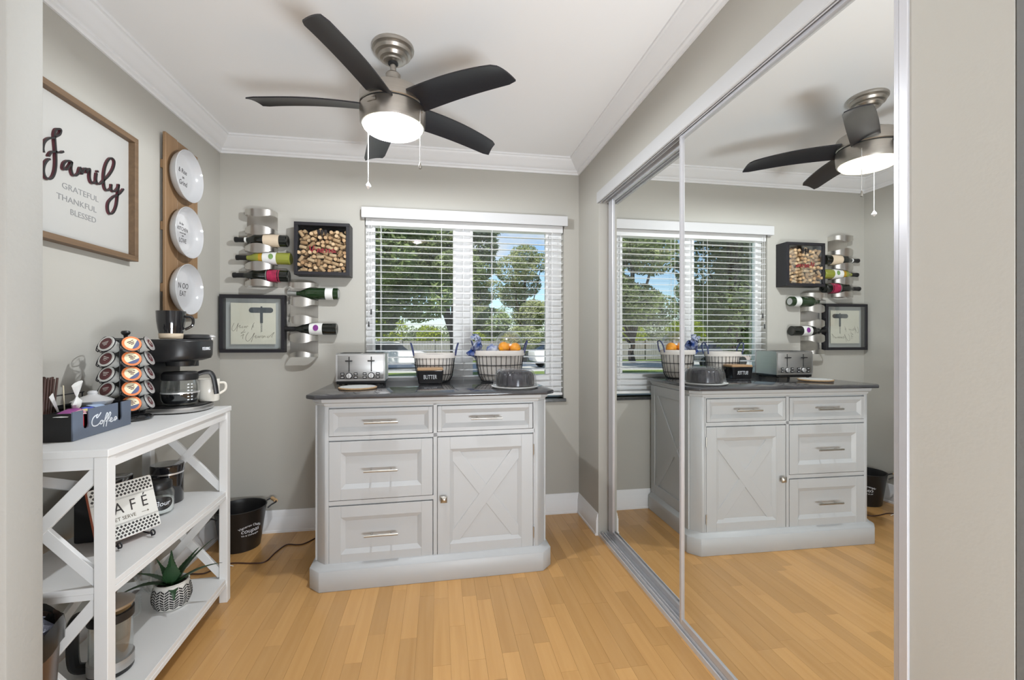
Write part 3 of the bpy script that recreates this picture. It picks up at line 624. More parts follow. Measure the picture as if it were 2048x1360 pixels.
# ------------------------------------------------------------------ left wall: framed sign, plate board
fs = E('family_sign', (XL, 1.87, 1.811), 0, 'large square white sign in wooden frame with black script and grey capitals', 'wall sign')
hw_, fw = .296, .022
MB().box(.002, .014, -hw_ + fw, hw_ - fw, -.266 + fw, .266 - fw).build('board', 'paper', fs)
for nme, a in (('rail', (.001, .040, -hw_, hw_, .266 - fw, .266)), ('rail', (.001, .040, -hw_, hw_, -.266, -.266 + fw)), ('stile', (.001, .040, hw_ - fw, hw_, -.266 + fw, .266 - fw)), ('stile', (.001, .040, -hw_, -hw_ + fw, -.266 + fw, .266 - fw))):
    MB().box(*a).build(nme, 'oak', fs, .001)
FAM = [[(1.721, 1.834), (1.718, 1.849), (1.724, 1.871), (1.74, 1.89), (1.76, 1.901)], [(1.763, 1.905), (1.783, 1.923), (1.789, 1.941), (1.781, 1.942), (1.769, 1.933), (1.763, 1.914), (1.765, 1.889), (1.768, 1.856), (1.769, 1.818), (1.765, 1.787), (1.754, 1.762), (1.737, 1.751), (1.724, 1.758), (1.72, 1.775), (1.724, 1.795), (1.735, 1.814), (1.745, 1.822)], [(1.74, 1.83), (1.749, 1.846), (1.763, 1.855), (1.786, 1.861), (1.8, 1.871)], [(1.835, 1.848), (1.819, 1.846), (1.803, 1.831), (1.799, 1.811), (1.812, 1.812), (1.828, 1.835), (1.836, 1.848), (1.833, 1.823), (1.84, 1.805), (1.853, 1.805), (1.867, 1.819)], [(1.867, 1.819), (1.875, 1.843), (1.88, 1.821), (1.891, 1.842), (1.901, 1.849), (1.904, 1.835), (1.912, 1.85), (1.92, 1.853), (1.919, 1.824), (1.926, 1.808), (1.94, 1.807), (1.952, 1.822)], [(1.954, 1.852), (1.951, 1.822), (1.961, 1.812), (1.976, 1.82), (1.989, 1.835)], [(1.956, 1.862), (1.961, 1.858)], [(1.989, 1.835), (2.017, 1.865), (2.041, 1.902), (2.049, 1.934), (2.033, 1.942), (2.014, 1.925), (1.998, 1.891), (1.991, 1.85), (1.995, 1.812), (2.01, 1.803), (2.031, 1.819)], [(2.033, 1.836), (2.033, 1.814), (2.049, 1.812), (2.069, 1.832), (2.074, 1.85), (2.069, 1.809), (2.061, 1.76), (2.045, 1.727), (2.025, 1.714), (2.013, 1.729), (2.017, 1.758), (2.045, 1.789), (2.077, 1.811), (2.102, 1.84)]]
def ribbon(strokes, to3, w, depth_dir, dep, name, mt, parent, n=5):
    """pen strokes as flat bars standing off a surface"""
    m_ = MB(); dd = Vector(depth_dir) * dep
    for st in strokes:
        p2 = smooth(st, n) if len(st) > 2 else st
        L = len(p2); rows = []
        for i, p in enumerate(p2):
            a = p2[max(i - 1, 0)]; b = p2[min(i + 1, L - 1)]; tx, ty = b[0] - a[0], b[1] - a[1]; q = math.hypot(tx, ty) or 1; nx, ny = -ty / q * w / 2, tx / q * w / 2
            l_, r_ = Vector(to3(p[0] + nx, p[1] + ny)), Vector(to3(p[0] - nx, p[1] - ny)); rows.append([l_, r_, r_ + dd, l_ + dd])
        m_.loft([[tuple(p) for p in r] for r in rows])
    return m_.build(name, mt, parent)
lt = ribbon(FAM, lambda y, z: (.014, y - 1.87, z - 1.811), .0058, (1, 0, 0), .008, 'script_lettering', 'letterside', fs)
ribbon(FAM, lambda y, z: (.022, y - 1.87, z - 1.811), .0062, (1, 0, 0), .002, 'script_lettering', 'letter', fs)
wm = lambda y, z: frame_m((.0145, y - 1.87, z - 1.811), (0, 1, 0), (0, 0, 1))
for s_, y, z, xs in (('GRATEFUL', 1.888, 1.753, 1.20), ('THANKFUL', 1.872, 1.709, 1.20), ('BLESSED', 1.900, 1.668, 1.12)): text(s_, .030, 'ink', fs, wm(y, z), .0003, xs=xs)

pb = E('plate_board', (XL, 2.525, 1.3), 0, 'tall rustic board of three wooden planks behind the white plates', 'wall board')
for (a, b, t0, t1) in ((-.148, -.052, .025, .912), (-.050, .048, .018, .908), (.050, .140, .022, .902)):
    MB().box(.016, .030, a, b, t0, t1).build('plank', 'pallet', pb, .002)
for z in (.16, .46, .76): box('batten', 'pallet', .002, .016, -.14, .13, z - .02, z + .02, pb)
RY90 = Matrix.Rotation(R(90), 4, 'Y')
def plate(z, lines, label):
    p = E('plate', (XL + .0305, 2.498, z), 0, label, 'plate', 'white plates on the wooden board')
    MB().lathe([(0, .001), (.090, .001), (.104, .005), (.117, .018), (.1265, .038), (.1290, .046), (.1275, .0475), (.1225, .038), (.109, .017), (.098, .0105), (.088, .009), (0, .009)], 56, RY90).build('dish', 'porcelain', p, angle=50)
    for body, sz, dz, dy in lines: text(body, sz, 'inkd', p, frame_m((.0093, .004 + dy, dz), (0, 1, 0), (0, 0, 1)), .0002, shear=.12, xs=.85)
plate(2.039, [('& Rise', .034, .028, 0), ('an', .024, -.002, .005), ('Grind', .036, -.032, .004)], 'white plate highest on the wooden board, three short lines of script')
plate(1.752, [('In the', .018, .044, -.01), ('KITCHEN', .026, .018, 0), ('seasoned with', .011, -.002, 0), ('with', .011, -.016, 0), ('LOVE', .032, -.040, .0)], 'white plate in the middle of the wooden board, many lines of capitals')
plate(1.463, [('N OO', .040, .018, .005), ('EAT', .038, -.022, .0)], 'white plate lowest on the wooden board, just above the black mug')

# ------------------------------------------------------------------ back wall: corkscrew print, cork box, wine racks
sp = E('framed_print', (-1.1275, YB, 1.3055), 0, 'square black frame with floating corkscrew print and handwritten line', 'picture frame')
F = lambda x, y, z: (x + 1.1275, y - YB, z - 1.3055)
h_ = .1855; b_ = .021
box('backing', 'mat', -h_ + .01, h_ - .01, -.006, -.002, -.175, .175, sp)
for nme, a in (('rail', (-h_, h_, -.045, -.001, .178 - b_, .178)), ('rail', (-h_, h_, -.045, -.001, -.178, -.178 + b_)), ('stile', (-h_, -h_ + b_, -.045, -.001, -.178 + b_, .178 - b_)), ('stile', (h_ - b_, h_, -.045, -.001, -.178 + b_, .178 - b_))):
    MB().box(*a).build(nme, 'blackframe', sp, .001)
cx0, cx1, cz0, cz1 = -.1285, .1285, -.1265, .128
MB().box(cx0, cx1, -.026, -.0235, cz0, cz1).build('card', 'card', sp)
pr = MB()
pr.prism([(x, z) for x, z in rrect(.0694, .0165, .0155)], 0, .0006, frame_m((.0442, -.0268, .0840), (1, 0, 0), (0, 0, 1)))
pr.box(.0380, .0543, -.0266, -.026, .004, .07); pr.box(.041, .051, -.0266, -.026, .1, .1075)
pr.build('corkscrew_print', 'slate', sp)
zig = [(.0462 + .0055 * math.sin(k * PI / 2.0), -.0266, .006 - k * .0021) for k in range(28)]
MB().tube(zig, .0011, 5).build('corkscrew_print', 'slate', sp)
UNC = [[(-1.2372, 1.3091), (-1.2483, 1.2807), (-1.2454, 1.2617), (-1.2344, 1.2649), (-1.2198, 1.2902), (-1.2126, 1.3093), (-1.2193, 1.2808), (-1.2213, 1.258)], [(-1.2126, 1.2855), (-1.2024, 1.296), (-1.2047, 1.2808), (-1.198, 1.2824)], [(-1.1864, 1.2904), (-1.1922, 1.2872), (-1.1931, 1.2793), (-1.1849, 1.2825)], [(-1.1756, 1.2904), (-1.1802, 1.2841), (-1.1747, 1.2803), (-1.1712, 1.2879), (-1.1756, 1.2904)], [(-1.1668, 1.2794), (-1.1639, 1.2911), (-1.1572, 1.2889)], [(-1.122, 1.3114), (-1.1308, 1.297), (-1.1387, 1.2684)], [(-1.1249, 1.297), (-1.1346, 1.2849), (-1.1234, 1.2869)], [(-1.1776, 1.2714), (-1.1805, 1.2619), (-1.1995, 1.246), (-1.1727, 1.2549)], [(-1.1995, 1.2286), (-1.182, 1.2404), (-1.1864, 1.2302), (-1.1878, 1.2122)], [(-1.1557, 1.2524), (-1.1697, 1.2271), (-1.1698, 1.2049), (-1.1557, 1.1985), (-1.1352, 1.2239), (-1.1214, 1.2493), (-1.1317, 1.2175), (-1.1396, 1.1915)], [(-1.1234, 1.2223), (-1.1117, 1.2325), (-1.1146, 1.2175), (-1.1064, 1.2207)], [(-1.1023, 1.2303), (-1.1008, 1.2191), (-1.094, 1.2287), (-1.0919, 1.2191), (-1.0831, 1.2325)], [(-1.0748, 1.2309), (-1.0798, 1.2239), (-1.0748, 1.2182), (-1.0704, 1.2255), (-1.0748, 1.2309)], [(-1.068, 1.2207), (-1.0639, 1.2303), (-1.0571, 1.2207)], [(-1.0408, 1.2287), (-1.0491, 1.2239), (-1.0437, 1.2185), (-1.0348, 1.2271), (-1.0075, 1.2534), (-1.0223, 1.2271), (-1.0194, 1.2207)]]
ribbon(UNC, lambda x, z: (x + 1.1275, -.0262, z - 1.3055), .0017, (0, -1, 0), .0004, 'lettering', 'inkb', sp, 4)
box('glazing', 'glaze', -h_ + b_, h_ - b_, -.041, -.0395, -.178 + b_, .178 - b_, sp)

kb = E('cork_box', (-.707, YB, 1.766), 0, 'deep square black shadow box filled with wine corks', 'shadow box')
h_ = .1615; b_ = .020
box('backing', 'blackframe', -h_ + .002, h_ - .002, -.006, -.001, -h_ + .002, h_ - .002, kb)
for nme, a in (('side', (-h_, h_, -.103, -.001, h_ - .012, h_)), ('side', (-h_, h_, -.103, -.001, -h_, -h_ + .012)), ('side', (-h_, -h_ + .012, -.103, -.001, -h_ + .012, h_ - .012)), ('side', (h_ - .012, h_, -.103, -.001, -h_ + .012, h_ - .012)),
               ('face_frame', (-h_, h_, -.110, -.103, h_ - b_, h_)), ('face_frame', (-h_, h_, -.110, -.103, -h_, -h_ + b_)), ('face_frame', (-h_, -h_ + b_, -.110, -.103, -h_ + b_, h_ - b_)), ('face_frame', (h_ - b_, h_, -.110, -.103, -h_ + b_, h_ - b_))):
    MB().box(*a).build(nme, 'blackframe', kb, .0008)
box('glazing', 'glaze', -h_ + .0125, h_ - .0125, -.1028, -.1010, -h_ + .0125, h_ - .0125, kb)
for k in (-1, 0, 1): MB().box(-.008 + k * .021, .008 + k * .021, -.1034, -.103, .094, .118).box(-.003 + k * .021, .003 + k * .021, -.1034, -.103, .074, .096).build('bottle_print', 'letter', kb)
VIN = [[(0, 3), (.6, 0), (1.5, 3.3)], [(1.9, 1.8), (1.9, .3), (2.5, .4)], [(1.85, 2.5), (1.95, 2.5)], [(2.8, 0), (2.9, 1.7), (3.2, 1.7), (3.5, 1.5), (3.6, 0)], [(4.0, .9), (4.8, 1.0), (4.6, 1.8), (4.1, 1.3), (4.3, .1), (5, .3)], [(6.2, 1.7), (5.6, 1.5), (6.1, .8), (5.5, .0)], [(7.3, 1.7), (6.7, 1.5), (7.2, .8), (6.6, .0)], [(8.7, 1.5), (8.0, 1.6), (7.8, .5), (8.4, .2), (8.8, 1.6), (8.9, .2), (9.3, .4)]]
ribbon(VIN, lambda x, z: (-.072 + x * .0165, -.1030, -.022 + z * .0125), .40, (0, -1, 0), .0005, 'script_lettering', 'redink', kb, 4)
# corks: every one its own object
ck_ms = [MB().lathe([(0, -.0205), (.0098, -.0205), (.0106, -.0195), (.0106, .0195), (.0098, .0205), (0, .0205)], 12).mesh('wine_cork', k, angle=50) for k in ('cork', 'corkd', 'corkl')]
rc = random.Random(11); placed = []
def corners(x, z, a, L, wd):
    c, s_ = math.cos(a), math.sin(a); return [(x + c * u * L - s_ * v_ * wd, z + s_ * u * L + c * v_ * wd) for u, v_ in ((-1, -1), (1, -1), (1, 1), (-1, 1))]
def sep_axis(A, B):
    for P_ in (A, B):
        for i in range(2):
            ax = (P_[i + 1][0] - P_[i][0], P_[i + 1][1] - P_[i][1])
            a_ = [p[0] * ax[0] + p[1] * ax[1] for p in A]; b2 = [p[0] * ax[0] + p[1] * ax[1] for p in B]
            if max(a_) < min(b2) or max(b2) < min(a_): return True
    return False
lim = h_ - .014; ncork = 0
for layer, yy in ((0, -.087), (1, -.063), (2, -.039)):
    placed = []
    for t_ in range(14000 if layer == 0 else 9000):
        end = rc.random() < (.3 if t_ < 3000 else .12)
        a = rc.choice([0, 0, .3, -.4, .7, 1.1, 1.57, 2.2, 2.7]) + rc.uniform(-.2, .2) if not end else 0
        L, wd = (.0107, .0107) if end else (.0208, .0107)
        x, z = rc.uniform(-lim, lim), rc.uniform(-lim, .092 if rc.random() < .9 else .112)
        cs = corners(x, z, a, L, wd)
        if any(abs(p[0]) > lim or abs(p[1]) > lim for p in cs): continue
        if all(sep_axis(cs, q) for q in placed):
            placed.append(cs); o = bpy.data.objects.new('wine_cork', rc.choice([ck_ms[0], ck_ms[0], ck_ms[1], ck_ms[2]])); COL.objects.link(o)
            o.location = (-.707 + x, YB + yy, 1.766 + z); o.rotation_euler = (R(90), 0, 0) if end else (0, R(90) - a, 0)
            T(o, 'wine cork lying among many others in the black shadow box', 'cork', 'wine corks in the shadow box'); ncork += 1

def wine_rack(name, xc, wd, z0, z1, slots, label):
    """upright steel wall rack: arched front sheet cut by wavy openings, flat back strip"""
    r = E(name, (xc, YB, z0), 0, label, 'wine rack')
    Hh = z1 - z0; dep = .088; NA = 20
    MB().box(-wd / 2, wd / 2, -.004, -.001, 0, Hh).build('back_plate', 'rack', r)
    def arch(u, off=0):    # u in -1..1
        a = PI / 2 * u; sx = math.sin(a); return ((wd / 2 - off) * (abs(sx) ** .8) * (1 if sx >= 0 else -1), -.003 - (dep - off) * abs(math.cos(a)) ** .62)
    zs = [0] + [s_ - z0 for s_ in slots] + [Hh]
    edges = []
    def band(lo, hi):
        v = []; n = NA + 1
        for off in (0, .0016):
            for i in range(n):
                u = -1 + 2 * i / NA; x, y = arch(u, off); v.append((x, y, lo(u))); v.append((x, y, hi(u)))
        f = []
        for i in range(NA):
            a = 2 * i; f.append((a, a + 2, a + 3, a + 1)); b = 2 * n + a; f.append((b, b + 1, b + 3, b + 2)); f.append((a, b, b + 2, a + 2)); f.append((a + 1, a + 3, b + 3, b + 1))
        f.append((0, 1, 2 * n + 1, 2 * n)); e_ = 2 * (n - 1); f.append((e_, 2 * n + e_, 2 * n + e_ + 1, e_ + 1))
        MB().add(v, f).build('front_band', 'rack', r, angle=50)
    wav = lambda u: math.cos(min(1, abs(u) / .62) * PI) * .5 + .5
    rr = .0405
    for k in range(len(slots) + 1):
        lo = (lambda u: 0) if k == 0 else (lambda u, c=slots[k - 1] - z0: c + rr - .016 * wav(u))
        hi = (lambda u: Hh) if k == len(slots) else (lambda u, c=slots[k] - z0: c - rr + .016 * wav(u))
        if k == 0: lo = lambda u: 0.0
        band(lo, hi)
    return r
wine_rack('wine_rack', -1.083, .176, 1.533, 2.0, [1.600, 1.708, 1.817, 1.928], 'steel wall wine rack holding three bottles above the corkscrew print')
wine_rack('wine_rack', -.838, .166, 1.100, 1.560, [1.160, 1.274, 1.384, 1.495], 'steel wall wine rack holding two bottles beside the corkscrew print')
def bottle(x0, x1, z, body, capm, capl, label_rng, labm, lab, shoulder=.19, r=.037, extra=None, capr=.0155, y=2.933):
    """lying bottle, base at x1, mouth at x0"""
    L = x1 - x0; b = E('wine_bottle', (x1, y, z), 0, lab, 'bottle')
    mm = Matrix.Rotation(R(-90), 4, 'Y')
    s1, s2 = L - .125, L - .075
    MB().lathe([(0, .006), (r * .6, .002), (r - .004, 0), (r, .005), (r, s1), (r * .93, s1 + .014), (r * .70, s1 + .030), (.0165, s2), (.0140, s2 + .012), (.0138, L - .004), (.0155, L - .004), (.0155, L), (0, L)], 32, mm).build('glass_body', body, b)
    if capl: MB().lathe([(.0150, L - capl), (.0152, L - .002), (.0168, L - .012), (.0162, L + .001), (0, L + .001)], 20, mm).build('capsule', capm, b)
    a, c = label_rng
    MB().lathe([(r + .0004, a), (r + .0008, a), (r + .0008, c), (r + .0004, c)], 32, mm).build('label', labm, b)
    if extra:
        for (a, c, m_) in extra: MB().lathe([(r + .0009, a), (r + .0012, a), (r + .0012, c), (r + .0009, c)], 32, mm).build('label_band', m_, b)
    return b
def emblem(b, mt, along, rx, rz, r=.037):
    MB().prism([(rx * math.cos(2 * PI * k / 20), rz * math.sin(2 * PI * k / 20)) for k in range(20)], 0, .0012, frame_m((-along, -r * .985 - .0012, .006), (1, 0, 0), (0, .08, 1))).build('label_emblem', mt, b)
b = bottle(-1.222, -.921, 1.817, 'bottled', 'black', .050, (.045, .135), 'lab_beige', 'dark bottle with beige label, topmost in the left wine rack', extra=[(.0, .0, 'lab_beige')][:0])
MB().lathe([(.0156, .235), (.0160, .235), (.0160, .246), (.0156, .246)], 20, Matrix.Rotation(R(-90), 4, 'Y')).build('neck_band', 'lab_white', b)
b = bottle(-1.214, -.903, 1.708, 'bottley', 'black', .060, (.078, .155), 'lab_white', 'pale green bottle with white label and green emblem', extra=None)
emblem(b, 'lab_green', .105, .014, .017); MB().lathe([(.0372, .158), (.0372, .176), (.0350, .192), (.0265, .207)], 32, Matrix.Rotation(R(-90), 4, 'Y')).build('amber_shoulder', 'amber', b)
bottle(-1.232, -.914, 1.600, 'bottled', 'black', .06, (.062, .118), 'lab_pink', 'dark bottle with glossy pink label, lowest in the left wine rack', extra=[(.050, .056, 'lab_pink'), (.122, .126, 'foilcap')])
b = bottle(-.921, -.622, 1.495, 'bottleg', 'foilcap', .052, (.030, .075), 'lab_white', 'dark green bottle with silver capsule and white label', extra=None)
MB().lathe([(0, 0), (.025, 0), (.025, .001), (0, .001)], 24, Matrix.Translation((.001, 0, 0)) @ Matrix.Rotation(R(-90), 4, 'Y')).build('base_print', 'mat', b)
b = bottle(-.936, -.632, 1.274, 'bottled', 'black', .06, (.082, .158), 'lab_white', 'dark bottle with white label and purple emblem', extra=None)
emblem(b, 'lab_purple', .118, .016, .019)

# ------------------------------------------------------------------ white bookcase (x braced) on the left
# local frame: x runs along the front edge from the far front post towards the camera, y runs to the wall
BA = R(2.756)
bcm = Matrix(((math.sin(BA), -math.cos(BA), 0, -.958), (-math.cos(BA), -math.sin(BA), 0, 2.25), (0, 0, -1, 0), (0, 0, 0, 1)))
bc = E('bookcase', (-.958, 2.25, 0), R(-90) + BA, 'white open shelf unit with crossed braces standing along the left wall', 'shelf unit')
# with this rotation local +x points to the camera, local -y to the wall
LB, DB, PT = .838, .340, .034
zt, zs, zb = .898, .510, .110
def post(x, y): MB().box(x, x + PT, y, y + PT, 0, zt - .022).build('leg', 'casewhite', bc, .0015)
for x in (0, LB - PT):
    for y in (-PT, -DB): post(x, y)
MB().box(-.004, LB + .004, -DB - .002, .004, zt - .022, zt).build('top', 'casewhite', bc, .002)
for nme, a in (('apron', (PT, LB - PT, -.028, -.006, zt - .058, zt - .022)), ('apron', (PT, LB - PT, -DB + .006, -DB + .026, zt - .05, zt - .022)), ('apron', (.006, .028, -DB + PT, -PT, zt - .058, zt - .022)), ('apron', (LB - .028, LB - .006, -DB + PT, -PT, zt - .058, zt - .022))):
    MB().box(*a).build(nme, 'casewhite', bc, .001)
for z in (zs, zb):
    m_ = MB(); m_.box(.004, LB - .004, -DB + .004, -.006, z - .018, z); m_.box(PT, LB - PT, -.022, -.004, z - .036, z - .018); m_.box(PT, LB - PT, -DB + .006, -DB + .02, z - .036, z - .018); m_.box(.006, .024, -DB + PT, -PT, z - .036, z - .018); m_.box(LB - .024, LB - .006, -DB + PT, -PT, z - .036, z - .018)
    m_.build('shelf', 'casewhite', bc, .001)
def brace(p, q, axis, name='cross_brace'):
    p, q = Vector(p), Vector(q); d = q - p; L = d.length; x = d.normalized(); z = Vector(axis); y = z.cross(x)
    mm = Matrix.Translation((p + q) / 2) @ Matrix((x, y, z)).transposed().to_4x4()
    MB().box(-L / 2, L / 2, -.0165, .0165, -.007, .007, mm).build(name, 'casewhite', bc, .001)
for (z0, z1) in ((zs + .012, zt - .062), (zb + .012, zs - .042)):
    for x in (.017, LB - .017):
        brace((x - .001, -PT + .004, z0), (x - .001, -DB + PT - .004, z1), (1, 0, 0)); brace((x + .0005, -DB + PT - .004, z0), (x + .0005, -PT + .004, z1), (1, 0, 0))
    for x0, x1 in ((PT, LB - PT),):
        y = -DB + .016
        brace((x0, y, z0), (x1, y, z1), (0, 1, 0)); brace((x1, y + .0015, z0), (x0, y + .0015, z1), (0, 1, 0))

# ------------------------------------------------------------------ on the bookcase top
BT = zt + .0008
# coffee organiser box; local x along its front, y away from the room
ob_ = E('organizer_box', (-1.087, 1.532, BT), math.atan2(.302, -.021), 'slate blue open coffee organizer tray with white script on its front', 'organizer')
OL, OD, OH = .288, .150, .088     # length, depth (local +y is towards the wall)
def slotted(x0, x1, z0, z1, slots, y0, y1):
    """front panel with round ended slots cut from the top edge"""
    pts = [(x0, z0), (x1, z0), (x1, z1)]
    for a, b, zz in reversed(slots):
        r = (b - a) / 2; pts += [(b, z1), (b, zz + r)] + [((a + b) / 2 + r * math.cos(t), zz + r - r * math.sin(t)) for t in (R(45), R(90), R(135))] + [(a, zz + r), (a, z1)]
    pts += [(x0, z1)]
    return MB().prism(pts, -y1, -y0, RX90)
slotted(0, OL, .0, OH, [(.044, .070, .028), (.214, .236, .024)], 0, .005).build('front_panel', 'orgblue', ob_, .0006)
MB().box(0, .005, .005, OD, 0, OH - .004).build('side_panel', 'black', ob_); MB().box(OL - .005, OL, .005, OD, 0, OH).build('side_panel', 'black', ob_)
MB().box(0, OL, OD, OD + .005, 0, OH).build('back_panel', 'black', ob_); box('bottom', 'black', .005, OL - .005, .005, OD, 0, .004, ob_)
box('divider', 'black', .150, .154, .005, OD, .004, OH - .006, ob_); box('divider', 'black', .005, .150, .075, .079, .004, OH - .006, ob_)
MB().tube(smooth([(.115, OD - .01, OH - .004), (.115, OD - .01, OH + .030), (.119, OD - .01, OH + .034), (.270, OD - .01, OH + .034), (.274, OD - .01, OH + .030), (.274, OD - .01, OH - .004)], 3), .0022, 6).build('wire_rail', 'blackmetal', ob_)
COF = [[(0.1247, 0.0681), (0.117, 0.0607), (0.1057, 0.0534), (0.1029, 0.0592), (0.1105, 0.0641), (0.0933, 0.0599), (0.0829, 0.0495), (0.0818, 0.0375), (0.0891, 0.0299), (0.1043, 0.0289), (0.117, 0.0338), (0.1247, 0.0391)], [(0.1293, 0.0416), (0.1218, 0.0391), (0.1198, 0.0333), (0.1256, 0.0303), (0.1328, 0.0338), (0.1293, 0.0416), (0.1371, 0.0369)], [(0.1371, 0.0369), (0.1474, 0.0419), (0.1587, 0.0567), (0.1549, 0.0619), (0.1489, 0.0534), (0.1401, 0.0334), (0.1357, 0.019)], [(0.1474, 0.0341), (0.1624, 0.0413), (0.1739, 0.0562), (0.169, 0.0616), (0.1624, 0.0512), (0.1534, 0.031), (0.1498, 0.0175)], [(0.1624, 0.0329), (0.1745, 0.0342), (0.1813, 0.0396), (0.1745, 0.0415), (0.1699, 0.035), (0.1745, 0.0288), (0.1844, 0.0298)], [(0.1844, 0.031), (0.1969, 0.0332), (0.2051, 0.0383), (0.1985, 0.0415), (0.1915, 0.0352), (0.1953, 0.0295), (0.2083, 0.0357)]]
ribbon(COF, lambda x, z: (x, -.0002, z), .0036, (0, -1, 0), .0006, 'script_lettering', 'whiteink', ob_, 5)
obm = ob_.matrix_world.copy(); obm = Matrix.Translation((-1.087, 1.532, BT)) @ Matrix.Rotation(math.atan2(.302, -.021), 4, 'Z')
def inbox(x, y, z): return obm @ Vector((x, y, z))
# stirrers: a bundle of thin sticks in the back compartment near the camera
rs = random.Random(5)
for k in range(20):
    x, y = .018 + .0085 * (k % 5) + rs.uniform(-.001, .001), .090 + .0115 * (k // 5)
    p = inbox(x, y, .0045); q = inbox(x * 1.0 + .020 + .0035 * (k % 5), y + .004, .185 + rs.uniform(-.006, .006))
    o = MB().tube([(0, 0, 0), tuple(q - p)], .0030, 6).build('stir_stick', 'stick'); o.location = p
    T(o, 'thin brown coffee stirrer in the bundle at the organizer corner', 'stirrer', 'brown coffee stirrers')
def packet(mt, x, y, z, L, wd, rot, label, thick=.006):
    o = MB().loft([[(u * L, v_ * wd * wq, s_ * tq) for u, v_, s_ in ((uu, -.5, -.2), (uu, .0, -1), (uu, .5, -.2), (uu, .5, .2), (uu, 0, 1), (uu, -.5, .2))] for uu, tq, wq in ((-.5, .0006, 1), (-.42, .002, 1), (-.2, thick, .9), (.2, thick, .92), (.42, .002, 1), (.5, .0006, 1))]).build('sugar_packet', mt)
    o.location = inbox(x, y, z); o.rotation_euler = (rot[0], rot[1], rot[2] + R(94)); return T(o, label, 'packet')
packet('purple', .052, .045, .083, .085, .036, (0, R(-6), .15), 'purple foil packet lying over the organizer compartments')
packet('pink', .078, .030, .079, .055, .034, (.2, R(-4), .5), 'pink sweetener packet in the organizer front compartment')
packet('paperwhite', .030, .026, .075, .075, .036, (0, 0, -.1), 'white paper packet at the organizer corner nearest the jamb')
packet('yellow', .112, .034, .078, .045, .032, (.1, R(5), .2), 'yellow sweetener packet beside the blue one')
packet('blue', .134, .036, .080, .040, .034, (.3, 0, .1), 'deep blue sweetener packet in the organizer middle')
packet('lblue', .172, .032, .083, .055, .045, (.25, R(4), .0), 'pale blue packet rising over the organizer front edge')
packet('red', .057, .013, .050, .060, .022, (R(90), R(88), 0), 'red packet showing through the front slot')
# white ribbon ended bag and a bamboo stick
o = MB().loft([[(a * math.cos(t) * w2, a * .5 * math.sin(t), z) for t in [2 * PI * k / 8 for k in range(8)]] for z, a, w2 in ((0, .004, 1), (.012, .017, 1.0), (.03, .020, 1), (.045, .008, .8), (.052, .004, .8), (.075, .011, 1.3), (.098, .016, 1.5))]).build('tea_bag_pouch', 'paperwhite'); o.location = inbox(.105, .055, .080); o.rotation_euler = (R(14), R(-22), R(94)); T(o, 'white gathered paper pouch with fanned end above the organizer', 'pouch')
o = MB().loft([[(x, y, z) for x, y in ((-w2, -.0006), (w2, -.0006), (w2, .0006), (-w2, .0006))] for z, w2 in ((0, .003), (.05, .006), (.085, .009))]).build('paper_strip', 'paperwhite'); o.location = inbox(.080, .085, .072); o.rotation_euler = (R(8), R(-38), R(94)); T(o, 'white paper strip leaning toward the brown stirrers', 'paper strip')
o = MB().tube([(0, 0, 0), (0, 0, .16)], .0017, 6).build('bamboo_stick', 'bamboo'); o.location = inbox(.130, .10, .006); o.rotation_euler = (R(6), R(-13), R(94)); T(o, 'single pale bamboo stick leaning in the organizer', 'stick')
o = MB().lathe([(0, .0), (.030, 0), (.052, .022), (.056, .030), (.0575, .033), (.04, .042), (.016, .052), (.013, .055), (.014, .060), (.011, .066), (0, .068)], 32).build('sugar_bowl', 'porcelain'); o.location = inbox(.220, .078, .0645); T(o, 'white porcelain dish with peaked knobbed lid in the organizer', 'dish')
MB().cyl((0, 0, -.060), (0, 0, .001), .030, n=24).build('bowl_foot', 'porcelain', o)

# coffee pod carousel
cx_, cy_ = -1.185, 1.918
cr_ = E('pod_carousel', (cx_, cy_, BT), 0, 'black wire carousel for coffee pods with a round knob on top', 'pod rack')
MB().lathe([(0, 0), (.081, 0), (.083, .004), (.081, .012), (.072, .018), (0, .018)], 40).build('base', 'gloss', cr_)
MB().lathe([(.083, .002), (.0845, .006), (.083, .010)], 40).build('base_rim', 'gloss', cr_)
MB().cyl((0, 0, .018), (0, 0, .325), .006, n=12).build('spindle', 'blackmetal', cr_)
MB().lathe([(0, .318), (.006, .318), (.007, .324), (.013, .329), (.015, .335), (.012, .341), (0, .343)], 20).build('knob', 'black', cr_)
toc = math.atan2(-cy_, -cx_)
zr = [.067 + .0560 * k for k in range(5)]
azs = [toc + R(a) for a in (-46, 13, 70)]; allaz = [toc + R(13 + 59 * k) for k in range(-2, 2)]
wr_ = MB()
for z in (.022, .311): wr_.tube([(.058 * math.cos(a), .058 * math.sin(a), z) for a in allaz], .0018, 5, True)
for a in allaz:
    wr_.tube([(0, 0, .311), (.058 * math.cos(a), .058 * math.sin(a), .311)], .0018, 5)
    wr_.tube([(0, 0, .022), (.058 * math.cos(a), .058 * math.sin(a), .022)], .0018, 5)
T(wr_.build('wire_frame', 'blackmetal', cr_), kind='stuff')
